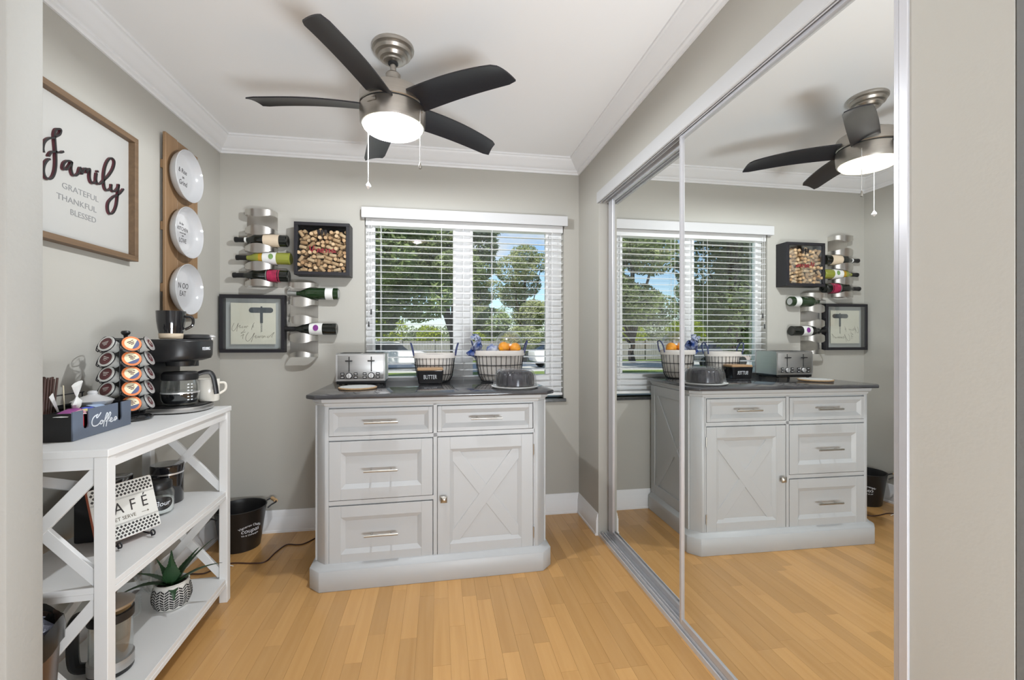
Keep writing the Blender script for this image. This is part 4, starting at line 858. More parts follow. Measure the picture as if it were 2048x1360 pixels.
for a in allaz:
    rg = MB(); c, s_ = math.cos(a), math.sin(a)
    for z in zr: # ring tilted up that carries a pod, with its point at the outside
        ex = Vector((c, s_, 0)); side = Vector((-s_, c, 0)); ax = (ex * math.cos(R(25)) + Vector((0, 0, 1)) * math.sin(R(25))); up = ax.cross(side)
        ctr = ex * .071 + Vector((0, 0, z))
        pts = [tuple(ctr + side * (.0300 * math.cos(t)) + up * (.0300 * math.sin(t))) for t in [2 * PI * k / 16 for k in range(16)]]
        rg.tube(pts, .0016, 5, True)
        pz = [tuple(ctr + side * -.0300), tuple(ctr + side * -.036 + Vector((0, 0, -.014)) + ex * .006), tuple(ctr + side * -.012 + ex * .0145 + Vector((0, 0, -.0305))), tuple(ctr + ex * .0127 + Vector((0, 0, -.0272)))]
        rg.tube(pz, .0014, 5)
    hc, hs_ = math.cos(a + R(29.5)), math.sin(a + R(29.5)); rg.tube([(.058 * hc, .058 * hs_, .030), (.058 * hc, .058 * hs_, .311)], .0014, 5)
    T(rg.build('pod_rings', 'blackmetal', cr_), kind='stuff')
def pod(kind, k, c):
    p = E('coffee_pod'); 
    MB().lathe([(0, -.036), (.0175, -.036), (.019, -.033), (.0225, -.004), (.0235, 0), (.0262, .0005), (.0262, .002), (0, .002)], 24).build('cup', 'pod', p)
    rimm, inm = {'maroon': ('crlid', 'maroon'), 'orange': ('orlid', 'crlid'), 'foil': ('foil', 'maroon')}[kind]
    MB().lathe([(0, .002), (.0262, .002), (.0258, .0028), (0, .0032)], 28).build('lid', 'foil' if kind == 'foil' else rimm if kind == 'orange' else 'pod', p)
    if kind == 'orange':
        MB().lathe([(0, .0033), (.0195, .0033), (0, .0036)], 24).build('lid_picture', 'crlid', p)
        pts = [(.0195 * math.cos(t), .0195 * math.sin(t)) for t in [R(-115 + 10 * q) for q in range(14)]]
        MB().prism(pts, .0035, .0039).build('lid_banner', 'bllid', p)
        m_ = MB()
        for x, y, w2, h2 in ((-.010, .006, .012, .003), (-.008, .001, .016, .003), (-.004, -.004, .009, .003), (.003, .008, .006, .0025)): m_.box(x, x + w2, y, y + h2, .0036, .0040)
        m_.build('lettering', 'podink', p)
    else:
        rr = .0205 if kind == 'maroon' else .0150
        MB().lathe([(0, .0033), (rr, .0031), (0, .0036)], 24, Matrix.Translation((0, 0, 0))).build('lid_picture', inm, p)
        m_ = MB()
        for x, y, w2, h2 in ((-.011, .004, .020, .0022), (-.009, -.001, .016, .0022), (-.006, -.006, .010, .0018)): m_.box(x * rr / .0205, (x + w2) * rr / .0205, y, y + h2, .0036, .0040)
        m_.build('lettering', 'foil', p)
    return p
rows_name = ['lowest', 'second lowest', 'middle one', 'second highest', 'highest']
for a, kind, nm in zip(azs, ('maroon', 'orange', 'foil'), ('dark maroon lid', 'orange rimmed picture lid', 'silver rimmed lid')):
    src = pod(kind, 0, 0)
    for k, z in enumerate(zr):
        p = src if k == 0 else copy_tree(src)
        c, s_ = math.cos(a), math.sin(a); zl = Vector((c * math.cos(R(25)), s_ * math.cos(R(25)), math.sin(R(25)))); xl = Vector((-s_, c, 0)); yl = zl.cross(xl)
        mm = Matrix.Translation(Vector((cx_ + c * .0735, cy_ + s_ * .0735, BT + z + .001))) @ Matrix((xl, yl, zl)).transposed().to_4x4()
        p.matrix_world = mm @ Matrix.Rotation(R((k * 37) % 50 - 25), 4, 'Z') @ Matrix.Scale(1.12, 4)
        T(p, f'coffee pod with {nm}, {rows_name[k]}', 'coffee pod', 'coffee pods in the carousel')

# coffee machine, facing the room
cmk = E('coffee_machine', (-1.30, 2.008, BT), 0, 'black drip coffee machine with steel base on the bookcase top', 'coffee maker')
def rr4(x0, x1, y0, y1, rad, n=5):     # plan outline rounded at the front (+x) corners
    out = [(x0, y0)]
    for cx, cy, a0 in ((x1 - rad, y0 + rad, -90), (x1 - rad, y1 - rad, 0)):
        for k in range(n + 1): a = R(a0 + 90 * k / n); out.append((cx + rad * math.cos(a), cy + rad * math.sin(a)))
    return out + [(x0, y1)]
MB().prism(rr4(.0, .305, .005, .250, .10, 8), .004, .024).build('base', 'steel', cmk, .003, 2)
MB().prism(rr4(.004, .298, .010, .245, .095, 8), .024, .030).build('base_top', 'black', cmk)
MB().prism(rr4(.0, .13, .0, .252, .012), .0, .225).build('tower', 'black', cmk, .003)
hd = [[(x, y, z) for x, y in rr4(0, xx, y0, y1, .085, 8)] for xx, y0, y1, z in ((.255, .006, .248, .216), (.287, .002, .252, .226), (.292, .0, .254, .240), (.294, .0, .255, .300), (.290, .003, .252, .306))]
MB().loft(hd).build('brew_head', 'black', cmk, .001)
MB().prism(rr4(.002, .288, .004, .250, .082, 8), .306, .309).build('head_top', 'coalgrey', cmk)
MB().lathe([(0, .309), (.060, .309), (.064, .314), (.064, .326), (.058, .331), (0, .332)], 36, Matrix.Translation((.215, .180, 0))).build('pod_lid', 'coalgrey', cmk)
MB().lathe([(0, 0), (.008, 0), (.009, .006), (.014, .010), (.014, .014), (.007, .020), (0, .021)], 16, Matrix.Translation((.281, .205, .309))).build('latch_knob', 'chain', cmk)
MB().prism(rr4(.14, .235, .150, .205, .02), .190, .217).build('nozzle', 'coalgrey', cmk)
MB().lathe([(0, .196), (.05, .196), (.055, .217), (0, .217)], 28, Matrix.Translation((.205, .105, 0))).build('filter_basket', 'black', cmk)
text('KEURIG', .019, 'whiteink', cmk, frame_m((.2943, .128, .268), (0, 1, 0), (0, 0, 1)), .0008, xs=1.0)
# carafe
cf = E('coffee_carafe', (-1.095, 2.108, BT + .0305), 0, 'glass coffee carafe with black collar and angular handle under the brew head', 'carafe')
MB().lathe([(0, .001), (.050, .001), (.058, .006), (.066, .02), (.069, .05), (.067, .085), (.062, .108), (.0605, .108), (.0655, .085), (.0675, .05), (.0645, .022), (.056, .008), (0, .004)], 36).build('glass_body', 'clear', cf)
MB().lathe([(0, .004), (.0555, .0085), (.0635, .022), (.0665, .045), (.0668, .052), (0, .052)], 36).build('coffee', 'gloss', cf)
MB().lathe([(.059, .105), (.064, .105), (.066, .112), (.065, .132), (.058, .140), (0, .142)], 36).build('collar', 'black', cf)
MB().lathe([(.0680, .050), (.0700, .050), (.0700, .055), (.0680, .055)], 36).build('band', 'chain', cf)
hdv = Vector((.80, .42, 0)).normalized()
hp = [hdv * .060 + Vector((0, 0, .126)), hdv * .085 + Vector((0, 0, .134)), hdv * .108 + Vector((0, 0, .130)), hdv * .120 + Vector((0, 0, .105)), hdv * .128 + Vector((0, 0, .055)), hdv * .130 + Vector((0, 0, .035))]
MB().tube(smooth([tuple(p) for p in hp], 4), .0115, 8, flat=.75).build('handle', 'black', cf)
md = frame_m((0, 0, 0), (.846, .533, 0), (0, 0, 1))
mk = MB()
for k in range(6):
    z = .022 + .013 * k; a0 = R(-42)
    for q in range(2):
        a = a0 + q * .20; mk.add([(.0694 * math.cos(a + u), .0694 * math.sin(a + u), z + w2) for u, w2 in ((0, 0), (.10, 0), (.10, .004), (0, .004))], [(0, 1, 2, 3)])
T(mk.build('measuring_marks', 'whiteink', cf), kind='stuff')
def mug(name, loc, rz, prof, body, label, hz, hr, hw, band=None):
    g_ = E(name, loc, rz, label, 'mug')
    MB().lathe(prof, 40).build('cup', body, g_, angle=40)
    zc, r0 = hz, hr
    MB().tube(smooth([(r0 - .003, 0, zc + hw), (r0 + hw * .8, 0, zc + hw * .95), (r0 + hw * 1.05, 0, zc + hw * .3), (r0 + hw * .85, 0, zc - hw * .5), (r0 - .002, 0, zc - hw * 1.1)], 5), .0055, 10).build('handle', body, g_)
    return g_
m1 = mug('mug', (-1.118, 2.085, BT + .3098), R(18), [(0, 0), (.037, 0), (.040, .004), (.041, .020), (.046, .045), (.050, .075), (.0525, .118), (.0515, .119), (.050, .117), (.047, .07), (.042, .03), (.034, .008), (0, .008)], 'gloss', 'tall black glossy mug standing on top of the coffee machine', .070, .050, .026)
MB().lathe([(.0400, .002), (.0412, .004), (.0432, .024), (.0422, .024)], 40).build('bare_foot', 'lab_beige', m1)
m2 = mug('mug', (-1.030, 2.208, BT + .0308), R(35), [(0, 0), (.038, 0), (.041, .004), (.042, .05), (.0425, .098), (.0415, .0995), (.0395, .098), (.039, .01), (0, .007)], 'cream', 'cream mug with small grey capitals on the coffee machine base', .055, .0415, .024)
text('LIFE', .020, 'ink', m2, Matrix.Rotation(R(-62), 4, 'Z') @ frame_m((.0425, 0, .060), (0, 1, 0), (0, 0, 1)), .0002, wrap=.0425)

# ------------------------------------------------------------------ middle shelf
SZ = zs + .0008
cn = E('canister', (-1.148, 2.115, SZ), 0, 'tall black cylindrical canister with lid on the middle shelf', 'canister')
MB().lathe([(0, 0), (.055, 0), (.057, .003), (.057, .128), (0, .128)], 40).build('body', 'gloss', cn)
MB().lathe([(.0572, .124), (.0582, .124), (.0582, .132), (.0572, .132)], 40).build('band', 'chain', cn)
MB().lathe([(0, .130), (.058, .130), (.060, .134), (.060, .160), (.057, .164), (.0, .165)], 40).build('lid', 'gloss', cn)
jr = E('glass_jar', (-1.112, 1.985, SZ), 0, 'clear glass jar with black lid and oval black label on the middle shelf', 'jar')
MB().lathe([(0, .001), (.045, .001), (.052, .006), (.054, .02), (.054, .080), (.046, .098), (.042, .102), (.040, .102), (.043, .097), (.051, .078), (.051, .02), (.046, .006), (0, .005)], 40).build('glass_body', 'clear', jr)
MB().lathe([(0, .006), (.046, .007), (.0505, .02), (.0505, .055), (0, .058)], 32).build('contents', 'paperwhite', jr)
MB().lathe([(0, .098), (.046, .098), (.047, .102), (.047, .122), (.044, .127), (0, .128)], 36).build('lid', 'black', jr)
MB().tube(smooth([(-.034, 0, .127), (-.036, 0, .140), (-.02, 0, .146), (.0, 0, .146)], 4), .005, 8).build('clasp', 'black', jr)
ja = math.atan2(-1.985, 1.112) + R(14)
jm = Matrix.Rotation(ja, 4, 'Z') @ frame_m((.0545, 0, .048), (0, 1, 0), (0, 0, 1))
ovp = []
v = [(0, 0, 0)]; f = []
for k in range(28):
    t = 2 * PI * k / 28; x, y = .040 * math.cos(t), .026 * math.sin(t); a = x / .0545; v.append((.0548 * math.sin(a), y, .0548 * math.cos(a) - .0545))
f = [(0, 1 + k, 1 + (k + 1) % 28) for k in range(28)]; v[0] = (0, 0, .0006)
MB().add(v, f, jm).build('label', 'black', jr)
text('Flour', .026, 'whiteink', jr, Matrix.Rotation(ja, 4, 'Z') @ frame_m((.0552, 0, .048), (0, 1, 0), (0, 0, 1)), .0003, wrap=.0545, shear=.2)
# cafe sign on a wire easel
sg = E('cafe_sign', (-1.036, 1.714, SZ + .022), 0, 'square tile sign with black and white patterned bands leaning on an easel', 'sign', rot=None)
sxd = Vector((.43, .90, 0)).normalized(); nrm = Vector((sxd.y, -sxd.x, 0)); up = (Vector((0, 0, 1)) * math.cos(R(17)) - nrm * math.sin(R(17)))
sm_ = Matrix((sxd, up, sxd.cross(up))).transposed().to_4x4(); sg.matrix_world = Matrix.Translation((-1.040, 1.712, SZ + .022)) @ sm_
MB().prism([(x, y + .093) for x, y in rrect(.098, .093, .008)], -.010, 0).build('tile_edge', 'terra', sg)
MB().prism([(x, y + .093) for x, y in rrect(.0975, .0925, .008)], 0, .0012).build('tile_face', 'tilew', sg)
pt = MB()
for zz0, rows_ in ((.002, 4), (.138, 4)):
    for r_ in range(rows_):
        for k in range(16):
            x = -.090 + .012 * k + (.006 if r_ % 2 else 0); y = zz0 + .007 + .0105 * r_
            if x > .092: continue
            pt.add([(x - .0052, y, .0016), (x, y - .0052, .0016), (x + .0052, y, .0016), (x, y + .0052, .0016)], [(0, 1, 2, 3)])
for y in (.048, .051, .135, .132): pt.box(-.097, .097, y - .0004, y + .0004, .0012, .0015)
T(pt.build('diamond_pattern', 'inkd', sg), kind='stuff')
CAF = [('C', -.062), ('A', -.022), ('F', .022), ('É', .060)]
for ch, x in CAF: text(ch, .054, 'inkd', sg, Matrix.Translation((x, .100, .0014)), .0004, xs=.85)
text('LET SERVE', .017, 'inkb', sg, Matrix.Translation((-.010, .066, .0014)), .0003, xs=.95)
MB().box(.045, .068, .0655, .0668, .0012, .0017).add([(.063, .0705, .0016), (.069, .0661, .0016), (.063, .0617, .0016), (.064, .0661, .0016)], [(0, 1, 2, 3)]).build('arrow', 'inkb', sg)
es = E('wire_easel', (-1.040, 1.712, SZ), 0, 'black wire easel with curled feet holding the patterned sign', 'easel')
for s_ in (-1, 1):
    base = Vector(sxd) * (.052 * s_); m_ = MB()
    curl = [tuple(base + nrm * (.026 + .011 * math.cos(t) * (1 - k * .03)) + Vector((0, 0, .0145 + .011 * math.sin(t) * (1 - k * .03)))) for k, t in enumerate([R(200 - 32 * q) for q in range(13)])]
    leg = [tuple(base - nrm * .064 + Vector((0, 0, .130))), tuple(base - nrm * .030 + Vector((0, 0, .018))), tuple(base - nrm * .022 + Vector((0, 0, .012))), tuple(base + nrm * .006 + Vector((0, 0, .010)))]
    m_.tube(leg + curl, .0026, 6); m_.tube([tuple(base + nrm * .016 + Vector((0, 0, .012))), tuple(base + nrm * .022 + Vector((0, 0, .0025)))], .0026, 6)
    m_.tube([tuple(base - nrm * .028 + Vector((0, 0, .016))), tuple(base - nrm * .085 + Vector((0, 0, .003)))], .0026, 6); m_.build('leg', 'blackmetal', es)
MB().tube([tuple(Vector(sxd) * -.052 - nrm * .05 + Vector((0, 0, .085))), tuple(Vector(sxd) * .052 - nrm * .05 + Vector((0, 0, .085)))], .0022, 6).build('cross_wire', 'blackmetal', es)
bx = E('black_box', (-1.178, 1.80, SZ), R(8), 'black upright container with brown edge standing behind the patterned sign', 'container')
MB().box(-.055, .055, -.07, .07, 0, .165).build('body', 'black', bx, .006, 2); MB().box(-.056, .056, -.071, .071, .168, .196).build('lid', 'gloss', bx, .006, 2); MB().box(.040, .056, -.078, -.071, .10, .215).build('brown_edge', 'terra', bx, .002); box('band', 'coalgrey', -.0555, .0555, -.0705, .0705, .164, .169, bx)

# ------------------------------------------------------------------ bottom shelf
BZ = zb + .0008
pl = E('potted_succulent', (-1.085, 2.03, BZ), 0, 'green serrated succulent in a small black and white patterned pot', 'plant')
MB().lathe([(0, 0), (.048, 0), (.056, .006), (.066, .030), (.068, .055), (.062, .085), (.058, .098), (.060, .102), (.056, .104), (.052, .098), (.052, .085), (0, .085)], 48).build('pot', 'potw', pl)
ch = MB()
def pr_(z): return (.054 + (.068 - .054) * min(1, z / .035)) if z < .035 else (.068 - .006 * max(0, (z - .055) / .03) if z > .055 else .068)
for r_ in range(8):
    for k in range(26):
        a0 = 2 * PI * k / 26; z0 = .008 + .0098 * r_; sgn = 1 if k % 2 else -1; da = 2 * PI / 26 * .88
        q = [(a0, z0 + (.009 if sgn > 0 else 0)), (a0 + da, z0 + (0 if sgn > 0 else .009))]
        ch.add([((pr_(z + dz) + .0012) * math.cos(a), (pr_(z + dz) + .0012) * math.sin(a), z + dz) for (a, z), dz in ((q[0], 0), (q[1], 0), (q[1], .0058), (q[0], .0058))], [(0, 1, 2, 3)])
T(ch.build('chevron_pattern', 'potb', pl), kind='stuff')
MB().lathe([(0, .084), (.053, .086), (0, .090)], 24).build('soil', 'soil', pl)
def leaf(az, L, tilt0, tilt1, wd, k):
    n = 22; v = []; f = []; d = Vector((math.cos(az), math.sin(az), 0)); s_ = Vector((-math.sin(az), math.cos(az), 0)); p = d * .008 + Vector((0, 0, .086))
    for i in range(n + 1):
        t = i / n; tl = R(tilt0 + (tilt1 - tilt0) * t); fw = d * math.cos(tl) + Vector((0, 0, 1)) * math.sin(tl); nr = Vector((0, 0, 1)) * math.cos(tl) - d * math.sin(tl)
        if i: p = p + fw * (L / n)
        w2 = wd * (1 - t) ** .62 * (.62 + .5 * math.sin(PI * min(t * 1.4, 1))) * (1.0 if i % 2 else .86) + .0008
        th = .0058 * (1 - t) + .0008
        v += [tuple(p + s_ * w2 + nr * .004 * (1 - t)), tuple(p + nr * (-th * .3)), tuple(p - s_ * w2 + nr * .004 * (1 - t)), tuple(p - nr * th)]
    for i in range(n):
        for j in range(4): a, b = i * 4 + j, i * 4 + (j + 1) % 4; f.append((a, b, b + 4, a + 4))
    f += [(3, 2, 1, 0), (n * 4, n * 4 + 1, n * 4 + 2, n * 4 + 3)]
    MB().add(v, f).build('leaf', 'leaf', pl, angle=30)
# azimuths in world: camera lies towards -62 deg
for az, L, t0, t1, wd in ((28, .205, 62, 36, .024), (62, .15, 60, 30, .022), (0, .20, 42, 4, .022), (-160, .15, 55, 10, .022), (-132, .185, 42, -18, .023), (-70, .135, 84, 78, .036), (-58, .10, 30, -58, .026), (120, .13, 72, 60, .024), (178, .12, 70, 60, .024)): leaf(R(az), L, t0, t1, wd, 0)
# french press with black handle
fp = E('french_press', (-1.072, 1.665, BZ), 0, 'tall glass coffee press with thick black handle and steel base ring', 'coffee press')
MB().lathe([(0, 0), (.058, 0), (.060, .004), (.060, .014), (0, .014)], 36).build('base', 'black', fp); MB().lathe([(.0585, .014), (.061, .014), (.061, .046), (.0585, .046)], 36).build('steel_band', 'steel', fp)
MB().lathe([(0, .015), (.056, .016), (.057, .02), (.057, .205), (.060, .216), (.0585, .216), (.0555, .205), (.0555, .02), (0, .018)], 36).build('glass_body', 'clear', fp)
MB().lathe([(.0575, .172), (.0605, .172), (.0605, .198), (.0575, .198)], 36).build('upper_band', 'black', fp)
MB().lathe([(0, .214), (.061, .214), (.062, .222), (.045, .232), (.012, .236), (0, .236)], 36).build('lid', 'steel', fp); MB().lathe([(0, .236), (.005, .236), (.005, .246), (.014, .250), (.018, .262), (.013, .272), (0, .275)], 20).build('plunger_knob', 'brownlid', fp)
hv = Vector((-.97, -.10, 0)).normalized()
MB().tube(smooth([tuple(hv * .056 + Vector((0, 0, .186))), tuple(hv * .082 + Vector((0, 0, .190))), tuple(hv * .100 + Vector((0, 0, .172))), tuple(hv * .104 + Vector((0, 0, .11))), tuple(hv * .102 + Vector((0, 0, .045))), tuple(hv * .090 + Vector((0, 0, .022))), tuple(hv * .056 + Vector((0, 0, .020)))], 4), .0165, 8).build('handle', 'black', fp)
# glass pitcher with square handle
gp = E('glass_pitcher', (-1.180, 1.845, BZ), 0, 'clear glass pitcher with square handle beside the succulent', 'pitcher')
MB().lathe([(0, .001), (.046, .001), (.050, .006), (.052, .13), (.050, .13), (.048, .010), (0, .008)], 32).build('glass_body', 'clear', gp)
hv = Vector((.35, .94, 0)).normalized()
MB().tube(smooth([tuple(hv * .050 + Vector((0, 0, .102))), tuple(hv * .085 + Vector((0, 0, .104))), tuple(hv * .095 + Vector((0, 0, .095))), tuple(hv * .097 + Vector((0, 0, .045))), tuple(hv * .088 + Vector((0, 0, .033))), tuple(hv * .050 + Vector((0, 0, .024)))], 4), .0055, 8).build('handle', 'clear', gp)
# tilted clear platter
gt = E('glass_platter', (-1.235, 2.085, BZ), 0, 'clear ribbed glass platter leaning at the back of the bottom shelf', 'platter')
pm_ = Matrix.Translation((0, 0, .112)) @ Matrix.Rotation(R(20), 4, 'Z') @ Matrix.Rotation(R(68), 4, 'Y')
v = []; f = []; n = 60; pf = [(.03, 0), (.075, .0), (.085, .004), (.108, .020), (.110, .022), (.107, .024), (.083, .008), (.03, .004)]
for r, z in pf:
    for k in range(n): a = 2 * PI * k / n; q = r * (1 + (.02 * math.cos(20 * a) if r > .1 else 0)); v.append((q * math.cos(a), q * math.sin(a), z))
f = [(i * n + k, i * n + (k + 1) % n, (i + 1) * n + (k + 1) % n, (i + 1) * n + k) for i in range(len(pf) - 1) for k in range(n)] + [tuple(range(n))]
MB().add(v, f, pm_).build('dish', 'clear', gt)

# ------------------------------------------------------------------ on the floor
bn = E('waste_bin', (-1.056, 1.262, 0), 0, 'tall dark metal waste bin lined with a black bag, beside the bookcase', 'waste bin')
MB().lathe([(0, 0), (.082, 0), (.085, .004), (.110, .470), (.113, .482), (.111, .487), (.107, .480), (.081, .008), (0, .008)], 40).build('can', 'bin', bn)
lb = []
for r, z in ((.080, .16), (.100, .40), (.108, .484), (.113, .492), (.1165, .470), (.1155, .43)):
    lb.append([(r * (1 + .012 * math.sin(7 * t + z * 20)) * math.cos(t), r * (1 + .012 * math.sin(7 * t + z * 20)) * math.sin(t), z + .008 * math.sin(5 * t)) for t in [2 * PI * k / 40 for k in range(40)]])
MB().loft(lb, False).build('bag_liner', 'blackbag', bn)
crumple('silver_bag', 'silverbag', (-1.035, 1.262, .40), .115, .22, 8, .010, 'glittery silver crumpled bag rising out of the waste bin', 'bag', .8, rz=-.5)
o = lump('bin_rubbish', 'blackbag', (-1.05, 1.255, .315), .062, 14, .2, (.95, .95, .8), ang=30); T(o, 'crumpled black plastic in the waste bin under the silver bag', 'rubbish')
bk = E('pail', (-1.141, 2.81, 0), 0, 'black tapered metal pail with wooden grips and white print in the corner', 'pail')
MB().lathe([(0, 0), (.100, 0), (.102, .003), (.133, .225), (.137, .230), (.137, .234), (.132, .234), (.129, .226), (.098, .006), (0, .006)], 48).build('body', 'gloss', bk, angle=40)
bk.children[0].data.materials[0] = M['black']
for s_ in (-1, 1):
    hx = Vector((.80, .60, 0)) * s_; sd = Vector((-.60, .80, 0))
    MB().tube(smooth([tuple(hx * .130 + sd * .045 + Vector((0, 0, .200))), tuple(hx * .150 + sd * .046 + Vector((0, 0, .214))), tuple(hx * .178 + sd * .042 + Vector((0, 0, .224))), tuple(hx * .182 + sd * -.0 + Vector((0, 0, .226))), tuple(hx * .178 - sd * .042 + Vector((0, 0, .224))), tuple(hx * .150 - sd * .046 + Vector((0, 0, .214))), tuple(hx * .130 - sd * .045 + Vector((0, 0, .200)))], 4), .0045, 8).build('handle', 'blackmetal', bk)
    MB().cyl(tuple(hx * .181 + sd * .032 + Vector((0, 0, .226))), tuple(hx * .181 - sd * .032 + Vector((0, 0, .226))), .011, n=16).build('wooden_grip', 'pailwood', bk)
ba = math.atan2(-2.81, 1.141) + R(24)
tm = Matrix.Rotation(ba, 4, 'Z') @ frame_m((.1195, 0, .122), (0, 1, 0), (.145, 0, 1))
text('coupas', .036, 'whiteink', bk, tm @ Matrix.Translation((0, 0, .001)), .0003, wrap=.119, shear=.15)
text('Vigneron Chablis', .019, 'whiteink', bk, tm @ Matrix.Translation((0, .030, .0015)), .0003, wrap=.123, arc=.11)
text('Vin & Champagne', .013, 'whiteink', bk, tm @ Matrix.Translation((0, -.026, .001)), .0003, wrap=.116)
cb_ = [(-1.305, 2.52, .0055), (-1.20, 2.50, .005), (-1.164, 2.534, .004), (-1.12, 2.585, .004), (-1.081, 2.593, .004), (-.99, 2.575, .004), (-.926, 2.582, .004), (-.908, 2.689, .004), (-.879, 2.775, .004), (-.82, 2.765, .004), (-.775, 2.78, .004), (-.70, 2.90, .004)]
T(MB().tube(smooth(cb_, 6), .0036, 8).build('power_cord', 'stick'), 'dark brown power cord snaking across the floor to the white cart', 'cord')
MB().tube([(-1.13, 2.545, .0045), (-1.09, 2.555, .012), (-1.075, 2.56, .004)], .0022, 6).build('cord_tag', 'paperwhite', bpy.data.objects['power_cord'])

# ------------------------------------------------------------------ outdoors
GZ = -.42
S(box('ground_lawn', 'grass', -60, 40, 3.3, 80, GZ - .2, GZ)); S(box('driveway', 'concrete', -40, 30, 22.5, 30, GZ, GZ + .02))
fe = E('garden_fence', (0, 34, GZ), 0, 'long grey wooden fence across the far side of the street', 'fence')
m_ = MB(); rf = random.Random(2)
for k in range(330):
    x = -46 + .2 * k; m_.box(x, x + .185, -.02 + rf.uniform(-.004, .004), .0, .05, 1.55 + rf.uniform(-.01, .01))
T(m_.build('fence_boards', 'fence', fe), kind='stuff')
for k in range(28): MB().box(-46 + 2.4 * k, -45.88 + 2.4 * k, -.12, -.02, 0, 1.65).build('fence_post', 'fence', fe)
def foliage(n, blobs, size, seed):
    rr = random.Random(seed); v = []; f = []; tot = sum(b[3] ** 2 for b in blobs)
    for (bx_, by_, bz_, br) in blobs:
        for _ in range(int(n * br * br / tot)):
            th, cz = rr.uniform(0, 2 * PI), rr.uniform(-1, 1); rad = br * (rr.random() ** .33 * .55 + .47); sq = math.sqrt(1 - cz * cz)
            c = Vector((bx_ + rad * sq * math.cos(th), by_ + rad * sq * math.sin(th), bz_ + rad * cz * .85))
            a = Vector((rr.gauss(0, 1), rr.gauss(0, 1), rr.gauss(0, 1))).normalized(); b = a.orthogonal().normalized(); q = size * rr.uniform(.6, 1.4)
            k = len(v); v += [tuple(c + a * q), tuple(c + b * q * .45), tuple(c - a * q), tuple(c - b * q * .45)]; f.append((k, k + 1, k + 2, k + 3))
    return v, f
def tree(x, y, h, cr, n, leafm, seed, label, name='oak_tree', trunk=.22, size=.10, low=1.6):
    t = E(name, (x, y, GZ), 0, label, 'tree'); rr = random.Random(seed)
    blobs = []
    for k in range(15):
        a = rr.uniform(0, 2 * PI); d = cr * rr.uniform(.1, .85); zz = rr.uniform(low + cr * .35, h - cr * .25); blobs.append((d * math.cos(a), d * math.sin(a), zz, cr * rr.uniform(.32, .52)))
    tr = MB(); tr.tube(smooth([(0, 0, 0), (.1, .05, low * .6), (-.05, 0, low * 1.3), (.1, .1, h * .75)], 5), trunk, 10, taper=[1.25 - 1.0 * i / 15 for i in range(16)])
    tr.build('trunk', 'bark', t)
    for b in blobs[:9]:
        z0 = low * rr.uniform(.8, 1.3); MB().tube([(0, 0, z0), (b[0] * .45, b[1] * .45, (z0 + b[2]) / 2 + .1), b[:3]], trunk * .42, 7, taper=[1, .7, .3]).build('branch', 'bark', t)
    v, f = foliage(n, blobs, size, seed); me = bpy.data.meshes.new('foliage'); me.from_pydata(v, [], f); me.materials.append(M[leafm]); o = bpy.data.objects.new('foliage', me); COL.objects.link(o); o.parent = t; T(o, kind='stuff')
    return t
tree(-2.6, 15.0, 9.2, 2.7, 26000, 'leafa', 1, 'big dark oak filling the left window pane', low=1.4)
tree(.75, 22.5, 10.2, 2.5, 28000, 'leafa', 2, 'tall dark oak whose edge meets the blue sky in the right pane', low=1.2)
tree(-8.6, 14.5, 9.2, 2.9, 24000, 'leafa', 3, 'broad dark oak seen mostly in the mirror, far pane', low=1.2)
tree(-6.6, 22.5, 11, 2.6, 16000, 'leafa', 13, 'slim tall oak between two broad oaks, seen in the mirror', low=1.4, size=.12)
tree(-15.2, 20.0, 9.5, 2.9, 18000, 'leafa', 4, 'broad dark oak seen in the mirror beside a patch of sky', low=1.4)
tree(6.1, 31.5, 8.4, 2.3, 18000, 'leafb', 5, 'pale green tree below the sky in the right pane', 'pale_tree', .16, .10, .8)
tree(11.2, 33, 8.2, 2.4, 12000, 'leafb', 6, 'pale green tree farther out, beside the first pale one', 'pale_tree', .16, .10, .8)
tree(4.4, 51, 10.0, 3.2, 14000, 'leafb', 7, 'distant pale tree behind the hedge, between the oaks', 'pale_tree', .2, .14, 1.0)
tree(-5.5, 56, 13.5, 4.2, 16000, 'leafa', 10, 'distant oak behind the hedge in the left pane', low=1.2, size=.15)
tree(-19.5, 57, 14, 4.6, 16000, 'leafa', 11, 'distant oak behind the hedge, seen in the mirror far pane', low=1.2, size=.15)
tree(-11.5, 29.5, 12, 3.6, 18000, 'leafa', 12, 'tall oak between the two broad oaks, seen in the mirror', low=1.4, size=.13)
tree(-24.5, 27, 8.0, 3.0, 12000, 'leafa', 8, 'dark oak behind the parked rose grey car', low=1.2)
tree(-33, 55, 10, 4.5, 12000, 'leafa', 9, 'far dark oak at the end of the grey fence', low=1.2, size=.15)
hg = E('hedge', (-8, 41.5, GZ), 0, 'long dense green hedge rising behind the grey fence and shrubs', 'hedge')
rh = random.Random(4)
v, f = foliage(60000, [(-24 + 1.0 * k, rh.uniform(-.3, .3), rh.uniform(1.0, 4.2), rh.uniform(1.2, 1.7)) for k in range(52)] + [(-24 + 1.0 * k, 0, 1.2, 1.3) for k in range(52)], .11, 31)
me = bpy.data.meshes.new('foliage'); me.from_pydata(v, [], f); me.materials.append(M['leafa']); o = bpy.data.objects.new('foliage', me); COL.objects.link(o); o.parent = hg; T(o, kind='stuff')
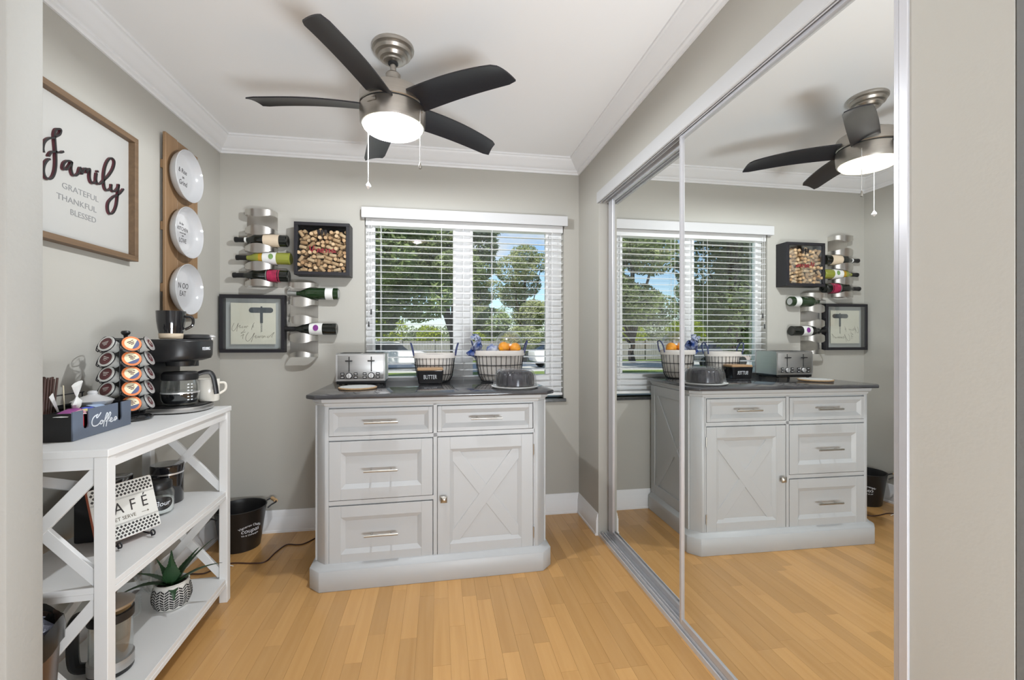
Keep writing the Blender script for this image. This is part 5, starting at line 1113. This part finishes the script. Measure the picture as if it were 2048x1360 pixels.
def shrub(x, y, r, n, seed, label):
    s_ = E('shrub', (x, y, GZ), 0, label, 'shrub'); rr = random.Random(seed)
    bl_ = [(rr.uniform(-r, r) * .7, rr.uniform(-r, r) * .5, r * rr.uniform(.5, 1.5), r * rr.uniform(.4, .6)) for _ in range(7)]
    MB().tube([(0, 0, 0), (.1, 0, r)], .06, 6).build('stem', 'bark', s_)
    v, f = foliage(n, bl_, .085, seed); me = bpy.data.meshes.new('foliage'); me.from_pydata(v, [], f); me.materials.append(M['leafc']); o = bpy.data.objects.new('foliage', me); COL.objects.link(o); o.parent = s_; T(o, kind='stuff')
for k, (x, y, r) in enumerate([(-4.6, 36.0, 1.9), (-.4, 36.0, 1.4), (3.0, 36.0, 1.4), (6.6, 36.0, 1.4), (-9.4, 36.4, 1.8), (-14.4, 36.4, 1.6), (-20, 36.4, 1.8)]):
    shrub(x, y, r, 3600, 20 + k, 'bright yellow green shrub by the fence, ' + ['tallest, in the left pane', 'beside the tallest, left pane', 'behind the wire baskets', 'under the pale tree', 'behind the broad oak', 'beside the rose grey car', 'farthest along the fence'][k])
def car(x, y, rz, body, label):
    c = E('parked_car', (x, y, GZ + .02), rz, label, 'car')
    sec = [(-2.15, .62, .95, .70), (-2.05, .40, 1.0, .80), (-1.5, .30, 1.05, .84), (0, .28, 1.05, .86), (1.3, .30, .98, .84), (1.95, .36, .85, .80), (2.15, .50, .72, .66)]
    MB().loft([[(xx, yy * w2, zz) for yy, zz in ((-1, z0), (-1.02, (z0 + z1) / 2), (-.92, z1), (.92, z1), (1.02, (z0 + z1) / 2), (1, z0))] for xx, z0, z1, w2 in sec]).build('body', body, c, .04, 2)
    MB().loft([[(x0, yy, z) for x0, yy in ((-1.75 + i * .35, -.74 + .12 * i), (.75 - i * .55, -.74 + .12 * i), (.75 - i * .55, .74 - .12 * i), (-1.75 + i * .35, .74 - .12 * i))] for i, z in ((0, 1.0), (1, 1.44))]).build('window_band', 'carglass', c, .03)
    MB().loft([[(x0, yy, z) for x0, yy in ((-1.42, -.63), (.24, -.63), (.24, .63), (-1.42, .63))] for z in (1.435, 1.49)]).build('roof', body, c, .03, 2)
    for wx in (-1.35, 1.35):
        for wy in (-.82, .82): MB().cyl((wx, wy - .1, .31), (wx, wy + .1, .31), .31, n=20).build('wheel', 'tyre', c, .02)
car(-2.4, 25.6, R(6), 'carwhite', 'white parked car seen between toaster and basket'); car(7.4, 25, R(4), 'carwhite', 'white parked car at the right window edge'); car(-14.5, 24.5, R(-8), 'cargrey', 'rose grey parked car seen only in the mirror')
